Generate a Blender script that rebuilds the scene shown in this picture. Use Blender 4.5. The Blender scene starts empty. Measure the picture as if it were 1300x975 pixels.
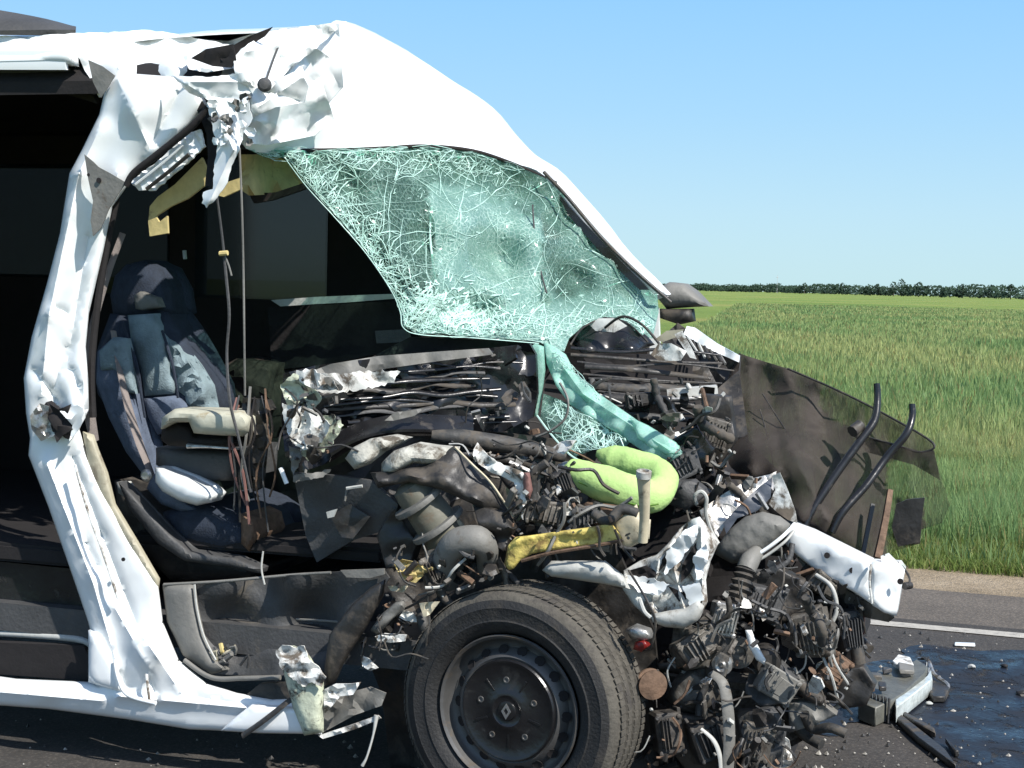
import bpy, bmesh, math, random
import numpy as np
from mathutils import Vector, Matrix, noise
from mathutils.geometry import delaunay_2d_cdt
R = math.radians
rnd = random.Random(7)
S = bpy.context.scene
C = S.collection

# ------------------------------------------------------------------ camera
FPX = 2000.0; CAMH = 1.53
pitch = math.atan((487.5-362.4)/FPX); roll = R(1.3)
fwd = Vector((0, math.cos(pitch), -math.sin(pitch)))
r0 = Vector((1, 0, 0)); u0 = r0.cross(fwd)
right = (r0*math.cos(roll)+u0*math.sin(roll)).normalized()
up = right.cross(fwd).normalized()
cam = bpy.data.cameras.new('camera'); camo = bpy.data.objects.new('camera', cam); C.objects.link(camo)
M = Matrix((right, up, -fwd)).transposed().to_4x4(); M.translation = Vector((0, 0, CAMH))
camo.matrix_world = M
cam.sensor_width = 36; cam.lens = 36*FPX/1300; cam.clip_end = 6000; cam.clip_start = 0.05
S.camera = camo
CP = Vector((0, 0, CAMH))

# ------------------------------------------------------------------ light
SUN_AZ = 43; SUN_EL = 46          # azimuth to the right of the direction back to the camera
w = bpy.data.worlds.new('World'); S.world = w; w.use_nodes = True
nt = w.node_tree; bg = nt.nodes['Background']
sky = nt.nodes.new('ShaderNodeTexSky'); sky.sky_type = 'NISHITA'; sky.sun_disc = False
sky.sun_elevation = R(SUN_EL); sky.sun_rotation = R(180-SUN_AZ)
sky.air_density = 1.0; sky.dust_density = 0.6; sky.ozone_density = 1.5; sky.altitude = 0
# pale cyan air low over the flat land, the sky model above it
tcw = nt.nodes.new('ShaderNodeTexCoord'); sx = nt.nodes.new('ShaderNodeSeparateXYZ'); nt.links.new(tcw.outputs['Generated'], sx.inputs[0])
hr = nt.nodes.new('ShaderNodeValToRGB'); e = hr.color_ramp.elements; HS = 0.14
for k, (p, c) in enumerate([(0, (.50, .735, .80)), (.05, (.45, .70, .86)), (.11, (.35, .635, .90)), (.18, (.27, .575, .94)), (.5, (.15, .36, .80))]):
    if k > 1: e.new(p)
    e[k].position = p; e[k].color = (*c, 1)
sc = nt.nodes.new('ShaderNodeMix'); sc.data_type = 'RGBA'; sc.blend_type = 'MULTIPLY'; sc.inputs['Factor'].default_value = 1; sc.inputs[7].default_value = (.82/HS, .82/HS, .82/HS, 1)
nt.links.new(sx.outputs[2], hr.inputs[0]); nt.links.new(hr.outputs[0], sc.inputs[6])
fr_ = nt.nodes.new('ShaderNodeMapRange'); fr_.inputs[1].default_value = .2; fr_.inputs[2].default_value = .6; fr_.inputs[3].default_value = .92; fr_.inputs[4].default_value = 0; nt.links.new(sx.outputs[2], fr_.inputs[0])
mxs = nt.nodes.new('ShaderNodeMix'); mxs.data_type = 'RGBA'; nt.links.new(fr_.outputs[0], mxs.inputs['Factor']); nt.links.new(sky.outputs[0], mxs.inputs[6]); nt.links.new(sc.outputs[2], mxs.inputs[7])
nt.links.new(mxs.outputs[2], bg.inputs[0]); bg.inputs[1].default_value = HS
sl = bpy.data.lights.new('sun', 'SUN'); sl.energy = 5.0; sl.angle = R(0.5); sl.color = (1, .96, .9)
so = bpy.data.objects.new('sun', sl); C.objects.link(so)
tosun = Vector((math.sin(R(SUN_AZ))*math.cos(R(SUN_EL)), -math.cos(R(SUN_AZ))*math.cos(R(SUN_EL)), math.sin(R(SUN_EL))))
so.rotation_euler = tosun.to_track_quat('Z', 'Y').to_euler()
S.view_settings.view_transform = 'Standard'; S.view_settings.look = 'None'
S.view_settings.gamma = 1; S.view_settings.exposure = 0.42
S.render.engine = 'CYCLES'
S.cycles.max_bounces = 8; S.cycles.transparent_max_bounces = 24

# ------------------------------------------------------------------ frames of reference
TH = R(17)
O = Vector((0, 4.45, 0))
F = Vector((math.cos(TH), -math.sin(TH), 0)); L = Vector((math.sin(TH), math.cos(TH), 0)); Z = Vector((0, 0, 1))
def ray(px, py): return fwd + right*((px-650)/FPX) + up*((487.5-py)/FPX)
def V(px, py, l):                                   # point of the van at lateral depth l from its near side
    d = ray(px, py); t = (l-(CP-O).dot(L))/d.dot(L); return CP+d*t
def G(px, py, z=0.0):                               # point on the ground
    d = ray(px, py); t = (z-CAMH)/d.z; return CP+d*t
def VF(f, l, z): return O+F*f+L*l+Z*z

# ------------------------------------------------------------------ materials
MATS = {}
def mat(name, col, rough=.6, metal=0, var=.25, vscale=6, bump=.15, bscale=40, dirt=None, dcol=(.12, .09, .06), dscale=4, coat=0, spec=.5, alpha=None, emis=None, var2=None):
    m = bpy.data.materials.new(name); m.use_nodes = True; n = m.node_tree; N = n.nodes; K = n.links
    b = N['Principled BSDF']; b.inputs['Roughness'].default_value = rough; b.inputs['Metallic'].default_value = metal
    b.inputs['Coat Weight'].default_value = coat; b.inputs['Coat Roughness'].default_value = .08; b.inputs['Specular IOR Level'].default_value = spec
    tc = N.new('ShaderNodeTexCoord')
    nz = N.new('ShaderNodeTexNoise'); nz.inputs['Scale'].default_value = vscale; nz.inputs['Detail'].default_value = 6; nz.inputs['Roughness'].default_value = .65
    K.new(tc.outputs['Object'], nz.inputs['Vector'])
    rp = N.new('ShaderNodeValToRGB'); rp.color_ramp.elements[0].position = .3; rp.color_ramp.elements[1].position = .7
    a = [c*(1-var) for c in col]; bb = [min(1, c*(1+var)) for c in (var2 or col)]
    rp.color_ramp.elements[0].color = (*a, 1); rp.color_ramp.elements[1].color = (*bb, 1)
    K.new(nz.outputs['Fac'], rp.inputs['Fac']); out = rp.outputs['Color']
    if dirt:
        dn = N.new('ShaderNodeTexNoise'); dn.inputs['Scale'].default_value = dscale; dn.inputs['Detail'].default_value = 9; dn.inputs['Roughness'].default_value = .7; dn.inputs['Distortion'].default_value = .4
        K.new(tc.outputs['Object'], dn.inputs['Vector'])
        dr = N.new('ShaderNodeValToRGB'); dr.color_ramp.elements[0].position = 1-dirt-.06; dr.color_ramp.elements[1].position = 1-dirt+.06
        K.new(dn.outputs['Fac'], dr.inputs['Fac'])
        mx = N.new('ShaderNodeMix'); mx.data_type = 'RGBA'; K.new(dr.outputs['Color'], mx.inputs['Factor']); K.new(out, mx.inputs[6]); mx.inputs[7].default_value = (*dcol, 1)
        out = mx.outputs[2]
        rr = N.new('ShaderNodeMapRange'); K.new(dr.outputs['Color'], rr.inputs[0]); rr.inputs[3].default_value = rough; rr.inputs[4].default_value = min(1, rough+.35)
        K.new(rr.outputs[0], b.inputs['Roughness'])
    K.new(out, b.inputs['Base Color'])
    if bump:
        bn = N.new('ShaderNodeTexNoise'); bn.inputs['Scale'].default_value = bscale; bn.inputs['Detail'].default_value = 5
        K.new(tc.outputs['Object'], bn.inputs['Vector'])
        bp = N.new('ShaderNodeBump'); bp.inputs['Strength'].default_value = bump; bp.inputs['Distance'].default_value = .01
        K.new(bn.outputs['Fac'], bp.inputs['Height']); K.new(bp.outputs[0], b.inputs['Normal'])
    if alpha is not None: b.inputs['Alpha'].default_value = alpha
    MATS[name] = m; return m
WHITE = mat('white_paint', (.80, .82, .81), .32, var=.03, bump=.05, bscale=14, dirt=.30, dcol=(.33, .30, .25), dscale=5, coat=.5)
WCLEAN = mat('white_paint_clean', (.83, .85, .84), .28, var=.02, bump=.03, bscale=8, coat=.6)
WDIRTY = mat('soiled_white_paint', (.72, .72, .68), .5, var=.12, vscale=14, bump=.3, bscale=30, dirt=.47, dcol=(.13, .105, .08), dscale=14)
PRIMER = mat('pale_green_primer', (.50, .53, .40), .6, var=.3, vscale=18, bump=.4, dirt=.44, dcol=(.06, .05, .04), dscale=22)
BLK = mat('black_plastic', (.026, .024, .022), .48, var=.4, bump=.25, bscale=50, dirt=.44, dcol=(.072, .060, .047), dscale=9)
BGLOSS = mat('glossy_black_panel', (.013, .013, .014), .27, var=.4, bump=.25, bscale=18, dirt=.33, dcol=(.07, .06, .05), dscale=13)
DGREY = mat('dark_grey_trim', (.055, .055, .055), .6, var=.25, bump=.25, bscale=90, dirt=.35, dcol=(.11, .095, .075), dscale=7)
MGREY = mat('grey_trim', (.16, .155, .14), .6, var=.2, bump=.2, bscale=70, dirt=.36, dcol=(.09, .07, .05), dscale=9)
LGREY = mat('light_grey_plastic', (.42, .42, .39), .5, var=.12, bump=.2, dirt=.36, dcol=(.15, .12, .09), dscale=12)
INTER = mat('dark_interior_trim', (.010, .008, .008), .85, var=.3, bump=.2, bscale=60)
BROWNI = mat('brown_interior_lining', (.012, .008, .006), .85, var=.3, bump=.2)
METAL = mat('dull_aluminium', (.42, .41, .39), .42, metal=.75, var=.35, vscale=22, bump=.35, dirt=.42, dcol=(.07, .055, .04), dscale=16)
STEEL = mat('oily_dark_steel', (.12, .11, .095), .55, metal=.35, var=.4, vscale=20, bump=.4, dirt=.45, dcol=(.045, .036, .028), dscale=12)
RUST = mat('rusty_steel', (.16, .10, .065), .75, metal=.3, var=.45, vscale=25, bump=.5)
RUBBER = mat('hose_rubber', (.035, .034, .032), .6, var=.4, vscale=18, bump=.3, dirt=.46, dcol=(.09, .077, .062), dscale=14)
TYREM = mat('tyre_rubber', (.016, .0155, .015), .7, var=.3, vscale=12, bump=.3, bscale=120, dirt=.40, dcol=(.042, .037, .031), dscale=6)
TREADM = mat('dusty_tread_rubber', (.080, .072, .058), .85, var=.3, vscale=18, bump=.4, bscale=90, dirt=.42, dcol=(.05, .045, .04), dscale=9)
RIMM = mat('dark_steel_wheel', (.10, .098, .095), .5, metal=.45, var=.3, bump=.1, dirt=.4, dcol=(.12, .09, .06), dscale=9)
HUBM = mat('hubcap_plastic', (.010, .010, .011), .28, var=.3, bump=.15, dirt=.36, dcol=(.03, .028, .025), dscale=12)
SILVER = mat('silver_badge', (.5, .5, .5), .3, metal=.9, var=.1, bump=0)
NAVY = mat('navy_seat_fabric', (.020, .028, .045), .9, var=.3, vscale=30, bump=.3, bscale=160)
SLATE = mat('slate_seat_fabric', (.19, .25, .27), .92, var=.22, vscale=22, bump=.4, bscale=160, dirt=.34, dcol=(.06, .08, .10), dscale=9)
INDIGO = mat('blue_grey_seat_fabric', (.10, .125, .175), .9, var=.25, vscale=24, bump=.3, bscale=160)
BEIGE = mat('beige_armrest_vinyl', (.44, .43, .34), .55, var=.12, vscale=20, bump=.2, dirt=.34, dcol=(.25, .19, .10), dscale=12)
LINER = mat('beige_headliner_board', (.50, .40, .17), .8, var=.2, vscale=14, bump=.3, dirt=.36, dcol=(.16, .11, .05), dscale=12)
STRAP = mat('taupe_belt_webbing', (.20, .17, .155), .8, var=.12, vscale=30, bump=.3, bscale=200)
SEAL = mat('beige_door_trim', (.36, .33, .24), .6, var=.15, bump=.2, dirt=.36, dscale=8)
YEL = mat('yellow_painted_bracket', (.60, .48, .13), .65, var=.2, vscale=30, bump=.6, dirt=.47, dcol=(.22, .15, .05), dscale=18)
TAN = mat('tan_plastic_pipe', (.50, .44, .31), .55, var=.15, bump=.2, dirt=.36, dscale=20)
REDM = mat('dark_red_lens', (.16, .012, .01), .3, var=.4, bump=.2)
INSUL = mat('grey_insulation_felt', (.40, .39, .34), .85, var=.3, vscale=16, bump=.6, bscale=60, dirt=.46, dcol=(.10, .085, .065), dscale=14)
GREEN = mat('lime_green_plush', (.38, .55, .19), .85, var=.14, vscale=9, bump=.35, bscale=60, dirt=.30, dcol=(.18, .36, .05), dscale=8)
FLESH = mat('pinkish_wire_sleeve', (.20, .10, .085), .6, var=.3, bump=.2)
TINT = mat('tinted_window_glass', (.012, .017, .019), .12, var=.2, bump=0, spec=.5, alpha=.91)
SPILLB = mat('blue_cloth', (.03, .05, .11), .9, var=.3)

def nmat(name):
    m = bpy.data.materials.new(name); m.use_nodes = True; n = m.node_tree
    return m, n, n.nodes, n.links, n.nodes['Principled BSDF']
def ramp(N, stops):
    r = N.new('ShaderNodeValToRGB'); e = r.color_ramp.elements
    while len(e) < len(stops): e.new(.5)
    for k, (p, c) in enumerate(stops): e[k].position = p; e[k].color = (*c, 1)
    return r
def noi(N, K, src, scale, detail=5, rough=.6, dist=0, vec=None):
    z = N.new('ShaderNodeTexNoise'); z.inputs['Scale'].default_value = scale; z.inputs['Detail'].default_value = detail
    z.inputs['Roughness'].default_value = rough; z.inputs['Distortion'].default_value = dist; K.new(src, z.inputs['Vector']); return z
def mixc(N, K, fac, a, b, mode='MIX'):
    x = N.new('ShaderNodeMix'); x.data_type = 'RGBA'; x.blend_type = mode
    for s, v in ((x.inputs['Factor'], fac), (x.inputs[6], a), (x.inputs[7], b)):
        if isinstance(v, (int, float)): s.default_value = v
        elif isinstance(v, tuple): s.default_value = (*v, 1)
        else: K.new(v, s)
    return x.outputs[2]

# laminated, shattered windscreen glass: green interlayer, denser fracture bloom in places
def glass_mat(name, dense, col, seed):
    m, n, N, K, b = nmat(name)
    tc = N.new('ShaderNodeTexCoord'); o = tc.outputs['Object']
    b.inputs['Roughness'].default_value = .12; b.inputs['Coat Weight'].default_value = .6; b.inputs['Coat Roughness'].default_value = .05
    z = noi(N, K, o, 5, 6, .7, .6); fine = N.new('ShaderNodeTexVoronoi'); fine.feature = 'DISTANCE_TO_EDGE'; fine.inputs['Scale'].default_value = 60; K.new(o, fine.inputs['Vector'])
    fr = ramp(N, [(.0, (1, 1, 1)), (.05, (.4, .4, .4)), (.12, (0, 0, 0))]); K.new(fine.outputs['Distance'], fr.inputs['Fac'])
    gate = ramp(N, [(.32, (.12, .12, .12)), (.58, (1, 1, 1))]); K.new(z.outputs['Fac'], gate.inputs['Fac'])
    cr = mixc(N, K, 1.0, fr.outputs['Color'], gate.outputs['Color'], 'MULTIPLY')
    K.new(mixc(N, K, cr, col, (.62, .80, .72)), b.inputs['Base Color'])
    a = ramp(N, [(.25, (.72,)*3), (.75, (1.12,)*3)]); K.new(z.outputs['Fac'], a.inputs['Fac'])
    vc = N.new('ShaderNodeVertexColor'); vc.layer_name = 'weave'
    am = N.new('ShaderNodeMath'); am.operation = 'MULTIPLY'; K.new(a.outputs['Color'], am.inputs[0]); K.new(vc.outputs['Color'], am.inputs[1])
    mm = N.new('ShaderNodeMath'); mm.operation = 'MULTIPLY_ADD'; mm.use_clamp = True; mm.inputs[1].default_value = .22
    K.new(cr, mm.inputs[0]); K.new(am.outputs[0], mm.inputs[2])
    tr = N.new('ShaderNodeBsdfTransparent'); tr.inputs[0].default_value = (.72, .93, .85, 1)
    tl = N.new('ShaderNodeBsdfTranslucent'); tl.inputs[0].default_value = (*[min(1, c*1.25) for c in col], 1)
    m1 = N.new('ShaderNodeMixShader'); m1.inputs[0].default_value = .35; K.new(b.outputs[0], m1.inputs[1]); K.new(tl.outputs[0], m1.inputs[2])
    m2 = N.new('ShaderNodeMixShader'); K.new(mm.outputs[0], m2.inputs[0]); K.new(tr.outputs[0], m2.inputs[1]); K.new(m1.outputs[0], m2.inputs[2])
    K.new(m2.outputs[0], n.nodes['Material Output'].inputs['Surface'])
    bp = N.new('ShaderNodeBump'); bp.inputs['Strength'].default_value = .4; bp.inputs['Distance'].default_value = .004; K.new(z.outputs['Fac'], bp.inputs['Height']); K.new(bp.outputs[0], b.inputs['Normal'])
    return m
GLASS = glass_mat('shattered_green_glass', .52, (.29, .48, .42), 1)
GLASS2 = glass_mat('folded_green_glass', .80, (.48, .76, .67), 2)
CRACK = mat('crushed_glass_cracks', (.50, .72, .64), .35, var=.1, bump=0)

m, n, N, K, b = nmat('dark_translucent_mesh'); MESHM = m
tc = N.new('ShaderNodeTexCoord'); z = noi(N, K, tc.outputs['Object'], 5, 7, .7, .5)
rp = ramp(N, [(.3, (.014, .011, .009)), (.55, (.038, .029, .023)), (.72, (.060, .050, .042))]); K.new(z.outputs['Fac'], rp.inputs['Fac']); K.new(rp.outputs[0], b.inputs['Base Color'])
b.inputs['Roughness'].default_value = .8
vc = N.new('ShaderNodeVertexColor'); vc.layer_name = 'weave'
K.new(vc.outputs['Color'], b.inputs['Alpha'])

# ------------------------------------------------------------------ object helpers
def tag(o, label=None, cat=None, group=None, kind=None):
    for k, v in (('label', label), ('category', cat), ('group', group), ('kind', kind)):
        if v: o[k] = v
    return o
def mkobj(name, verts, faces, m, parent=None, angle=35, origin=None, uvs=None):
    org = origin if origin is not None else (O if parent is not None else Vector((0, 0, 0)))
    me = bpy.data.meshes.new(name); me.from_pydata([tuple(Vector(v)-org) for v in verts], [], faces); me.update()
    if angle: me.shade_smooth(); me.set_sharp_from_angle(angle=R(angle))
    if isinstance(m, (list, tuple)):
        for q in m: me.materials.append(q)
    else: me.materials.append(m)
    o = bpy.data.objects.new(name, me); C.objects.link(o)
    if parent is not None: o.parent = parent
    else: o.location = org
    return o
def empty(name, loc, label, cat, group=None, kind=None):
    o = bpy.data.objects.new(name, None); o.location = loc; o.empty_display_size = .2; C.objects.link(o); tag(o, label, cat, group, kind); return o
class MB:
    def __init__(s): s.v = []; s.f = []
    def add(s, v, f):
        k = len(s.v); s.v += v; s.f += [tuple(i+k for i in q) for q in f]
def cr(P, t):
    n = len(P)-1; i = min(int(t), n-1); u = t-i
    a, b, c, d = P[max(i-1, 0)], P[i], P[i+1], P[min(i+2, n)]
    return .5*((2*b)+(c-a)*u+(2*a-5*b+4*c-d)*u*u+(3*b-a-3*c+d)*u*u*u)
def tube_geo(P, r, seg=8, sub=5, ribs=0, flat=1.0):
    P = [Vector(p) for p in P]; rr = r if isinstance(r, (list, tuple)) else [r]*len(P)
    n = (len(P)-1)*sub+1; v = []; f = []; prev = None
    for k in range(n):
        t = k/sub; p = cr(P, t); q = (cr(P, min(t+.05, len(P)-1))-cr(P, max(t-.05, 0)))
        if q.length < 1e-9: q = Vector((0, 0, 1))
        q.normalize()
        if prev is None: a = q.orthogonal().normalized()
        else:
            a = prev-q*prev.dot(q); a = a.normalized() if a.length > 1e-6 else q.orthogonal().normalized()
        prev = a; bb = q.cross(a); i = min(int(t), len(rr)-2); ra = rr[i]+(rr[i+1]-rr[i])*(t-i)
        if ribs: ra *= 1+.16*(1 if k % 2 else -1)
        for s in range(seg):
            an = 2*math.pi*s/seg; v.append(p+a*(math.cos(an)*ra)+bb*(math.sin(an)*ra*flat))
    for k in range(n-1):
        for s in range(seg):
            s2 = (s+1) % seg; f.append((k*seg+s, k*seg+s2, (k+1)*seg+s2, (k+1)*seg+s))
    f.append(tuple(range(seg))[::-1]); f.append(tuple((n-1)*seg+s for s in range(seg)))
    return v, f
def tube(name, P, r, m, parent, seg=10, sub=6, ribs=0, flat=1.0):
    v, f = tube_geo(P, r, seg, sub, ribs, flat); return mkobj(name, v, f, m, parent, 50)
def vt(name, pts, rpx, m, parent, **k):            # tube through (px, py, l) points, radius in photo pixels at 450 px/m
    P = [V(*p) for p in pts]; 
    r = [q/440 for q in rpx] if isinstance(rpx, (list, tuple)) else rpx/440
    return tube(name, P, r, m, parent, **k)
def inside(x, y, poly):
    c = False; n = len(poly); j = n-1
    for i in range(n):
        xi, yi = poly[i][0], poly[i][1]; xj, yj = poly[j][0], poly[j][1]
        if (yi > y) != (yj > y) and x < (xj-xi)*(y-yi)/(yj-yi)+xi: c = not c
        j = i
    return c
def segd(x, y, poly):
    P = np.array([(p[0], p[1]) for p in poly], float); Q = np.roll(P, -1, 0); d = Q-P; t = ((x-P[:, 0])*d[:, 0]+(y-P[:, 1])*d[:, 1])/np.maximum((d**2).sum(1), 1e-9)
    t = np.clip(t, 0, 1); c = P+d*t[:, None]; return float(np.sqrt(((c-[x, y])**2).sum(1)).min())
def tri(x): x = x-math.floor(x); return abs(2*x-1)*2-1
class Crumple:
    def __init__(s, seed, lam):
        q = random.Random(seed); s.w = []
        for k in range(5):
            a = q.uniform(0, math.pi); s.w.append((math.cos(a), math.sin(a), lam*q.uniform(.55, 1.8)*(.6 if k > 2 else 1), q.random(), q.uniform(.3, 1)*(.45 if k > 2 else 1)))
        s.seed = seed*3.7; s.lam = lam
    def __call__(s, x, y):
        h = 0; wx = noise.noise((x/60, y/60, s.seed))*14; wy = noise.noise((x/60, y/60, s.seed+9))*14
        for c, d, lam, ph, a in s.w: h += a*tri(((x+wx)*c+(y+wy)*d)/lam+ph)*.5
        return h+.22*min(1, 26/s.lam)*noise.noise((x/14, y/14, s.seed))
def surface(outline, ctrl=(), l=0., amp=0., lam=60, seed=1, bulge=0., bw=30, cre=()):
    pts = [(p[0], p[1], p[2] if len(p) > 2 else l) for p in outline]+list(ctrl)
    A = np.array(pts, float); cf = Crumple(seed, lam)
    def f(x, y):
        d = (A[:, 0]-x)**2+(A[:, 1]-y)**2+4.; wv = d**-1.5; ll = float((wv*A[:, 2]).sum()/wv.sum())
        if bulge:
            t = min(1, segd(x, y, outline)/bw); ll -= bulge*math.sqrt(max(0, 1-(1-t)**2))
        if amp: ll += amp*cf(x, y)
        for x0, y0, x1, y1, h, wd in cre:            # sharp pressed or folded lines (negative h stands proud)
            dx = x1-x0; dy = y1-y0; t = max(0, min(1, ((x-x0)*dx+(y-y0)*dy)/(dx*dx+dy*dy))); ll += h*math.exp(-math.hypot(x-x0-dx*t, y-y0-dy*t)/wd)
        return ll
    return f
def sheet(name, outline, m, parent, ctrl=(), l=0., step=8, amp=0., lam=60, seed=1, bulge=0., bw=30, th=.004, jag=0., angle=30, back=None, weave=None, jitter=.3, cre=()):
    q = random.Random(seed*13+5); f = surface(outline, ctrl, l, amp, lam, seed, bulge, bw, cre)
    P = []
    n = len(outline)
    for i in range(n):
        a = outline[i]; b2 = outline[(i+1) % n]; dx = b2[0]-a[0]; dy = b2[1]-a[1]; ln = math.hypot(dx, dy); k = max(1, int(ln/step+.5))
        for s in range(k):
            t = s/k; j = 0 if (s == 0 or not jag or bulge) else q.uniform(-jag, jag); P.append((a[0]+dx*t-dy/ln*j, a[1]+dy*t+dx/ln*j))
    nb = len(P); edges = [(i, (i+1) % nb) for i in range(nb)]
    x0 = min(p[0] for p in P); x1 = max(p[0] for p in P); y0 = min(p[1] for p in P); y1 = max(p[1] for p in P)
    y = y0+step*.6; row = 0; pts = list(P); clear = step*.45
    if bulge:
        cx_ = sum((P[(i+1) % nb][0]-P[i][0])*(P[(i+1) % nb][1]+P[i][1]) for i in range(nb)); sg = 1 if cx_ > 0 else -1
        for d in (bw*.09, bw*.28, bw*.58):
            last = None
            for i in range(nb):
                ax_, ay_ = P[i-1]; bx_, by_ = P[(i+1) % nb]; tx, ty = bx_-ax_, by_-ay_; m_ = math.hypot(tx, ty) or 1
                xx = P[i][0]+sg*ty/m_*d; yy = P[i][1]-sg*tx/m_*d
                if inside(xx, yy, P) and segd(xx, yy, P) > d*.93 and (last is None or math.hypot(xx-last[0], yy-last[1]) > step*.3): pts.append((xx, yy)); last = (xx, yy)
        clear = max(clear, bw*.75)
        jitter = .12; angle = max(angle, 50)
    while y < y1:
        x = x0+(step*.5 if row % 2 else 0)
        while x < x1:
            xx = x+q.uniform(-jitter, jitter)*step; yy = y+q.uniform(-jitter, jitter)*step
            if inside(xx, yy, P) and segd(xx, yy, P) > clear: pts.append((xx, yy))
            x += step
        y += step*.87; row += 1
    for x0, y0, x1, y1, h, wd in cre:
        k_ = max(1, int(math.hypot(x1-x0, y1-y0)/(step*.7)))
        for s in range(k_+1):
            xx = x0+(x1-x0)*s/k_; yy = y0+(y1-y0)*s/k_
            if inside(xx, yy, P) and segd(xx, yy, P) > 1.5: pts.append((xx, yy))
    vv, ee, ff, *_ = delaunay_2d_cdt([Vector(p) for p in pts], edges, [], 1, 1e-4)
    ls = [f(p[0], p[1]) for p in vv]
    W = [V(p[0], p[1], a) for p, a in zip(vv, ls)]; nv = len(W)
    B = [p+L*(th if back is None else back) for p in W]
    fs = [tuple(t) for t in ff]; ecount = {}
    for t in fs:
        for i in range(3):
            e = (t[i], t[(i+1) % 3]); ecount[tuple(sorted(e))] = ecount.get(tuple(sorted(e)), 0)+1
    # orientation: front faces the near side
    a, b3, c3 = (W[i] for i in fs[0])
    if (b3-a).cross(c3-a).dot(L) > 0: fs = [t[::-1] for t in fs]
    faces = list(fs)+[tuple(i+nv for i in t[::-1]) for t in fs]
    for t in fs:
        for i in range(3):
            e = (t[i], t[(i+1) % 3])
            if ecount[tuple(sorted(e))] == 1: faces.append((e[1], e[0], e[0]+nv, e[1]+nv))
    o = mkobj(name, W+B, faces, m, parent, angle); o_f = f
    if weave:
        ca = o.data.color_attributes.new('weave', 'FLOAT_COLOR', 'POINT')
        vals = []
        for p in list(vv)+list(vv): a = weave(p[0], p[1]); vals += [a, a, a, 1]
        ca.data.foreach_set('color', vals)
    return o
def loft(name, rows, m, parent, sub=4, th=.004, amp=0, seed=1, angle=35, fn=None):
    rows = [[Vector(p) for p in r] for r in rows]; nr = (len(rows)-1)*sub+1; ncol = (len(rows[0])-1)*sub+1
    G1 = [[cr(r, k/sub) for k in range(ncol)] for r in rows]
    V1 = []
    for i in range(nr):
        for j in range(ncol): V1.append(cr([G1[a][j] for a in range(len(rows))], i/sub))
    F1 = [(i*ncol+j, i*ncol+j+1, (i+1)*ncol+j+1, (i+1)*ncol+j) for i in range(nr-1) for j in range(ncol-1)]
    me = bpy.data.meshes.new('t'); me.from_pydata([tuple(v) for v in V1], [], F1); me.update()
    nor = [Vector(v.normal) for v in me.vertices]; bpy.data.meshes.remove(me)
    if amp:
        V1 = [v+nn*(amp*(noise.noise(v*3+Vector((seed, 0, 0)))+.5*noise.noise(v*9)))*(fn(v) if fn else 1) for v, nn in zip(V1, nor)]
    k = len(V1); B = [v-nn*th for v, nn in zip(V1, nor)]
    fa = F1+[tuple(i+k for i in q[::-1]) for q in F1]
    def rim(a, b): fa.append((b, a, a+k, b+k))
    for j in range(ncol-1): rim(j, j+1); rim((nr-1)*ncol+j+1, (nr-1)*ncol+j)
    for i in range(nr-1): rim((i+1)*ncol, i*ncol); rim(i*ncol+ncol-1, (i+1)*ncol+ncol-1)
    return mkobj(name, V1+B, fa, m, parent, angle)
def box_geo(c, X, Y, Zv, bev=.12):                  # half-axes; chamfered box
    v = []; f = []
    bm = bmesh.new(); bmesh.ops.create_cube(bm, size=2)
    mn = min(X.length, Y.length, Zv.length)
    for q in bm.verts: q.co = Vector((q.co.x*X.length, q.co.y*Y.length, q.co.z*Zv.length))
    if bev: bmesh.ops.bevel(bm, geom=list(bm.edges), offset=mn*bev, segments=1, affect='EDGES')
    xa, ya, za = X.normalized(), Y.normalized(), Zv.normalized(); bm.verts.index_update()
    v = [c+xa*q.co.x+ya*q.co.y+za*q.co.z for q in bm.verts]; f = [tuple(q.index for q in g.verts) for g in bm.faces]; bm.free(); return v, f
def box(name, c, X, Y, Zv, m, parent, bev=.12, **k):
    v, f = box_geo(c, X, Y, Zv, bev); return mkobj(name, v, f, m, parent, 30, **k)
def vbox(name, f0, f1, l0, l1, z0, z1, m, parent, bev=.1):
    return box(name, VF((f0+f1)/2, (l0+l1)/2, (z0+z1)/2), F*((f1-f0)/2), L*((l1-l0)/2), Z*((z1-z0)/2), m, parent, bev)
def lathe_geo(prof, c, ax, seg=48, cap=True):       # prof: (radius, along)
    ax = ax.normalized(); a = ax.cross(Z if abs(ax.z) < .9 else F).normalized(); b2 = ax.cross(a); v = []; f = []
    for r, h in prof:
        for s in range(seg):
            t = 2*math.pi*s/seg; v.append(c+ax*h+a*(math.cos(t)*r)+b2*(math.sin(t)*r))
    for i in range(len(prof)-1):
        for s in range(seg):
            s2 = (s+1) % seg; f.append((i*seg+s, i*seg+s2, (i+1)*seg+s2, (i+1)*seg+s))
    if cap: f.append(tuple(range(seg))[::-1]); f.append(tuple((len(prof)-1)*seg+s for s in range(seg)))
    return v, f
def lathe(name, prof, c, ax, m, parent, seg=48, cap=True, angle=35):
    v, f = lathe_geo(prof, c, ax, seg, cap)
    o = mkobj(name, v, f, m, parent, angle)
    bm = bmesh.new(); bm.from_mesh(o.data); bmesh.ops.recalc_face_normals(bm, faces=bm.faces); bm.to_mesh(o.data); bm.free(); o.data.shade_smooth(); o.data.set_sharp_from_angle(angle=R(angle)); return o

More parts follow.
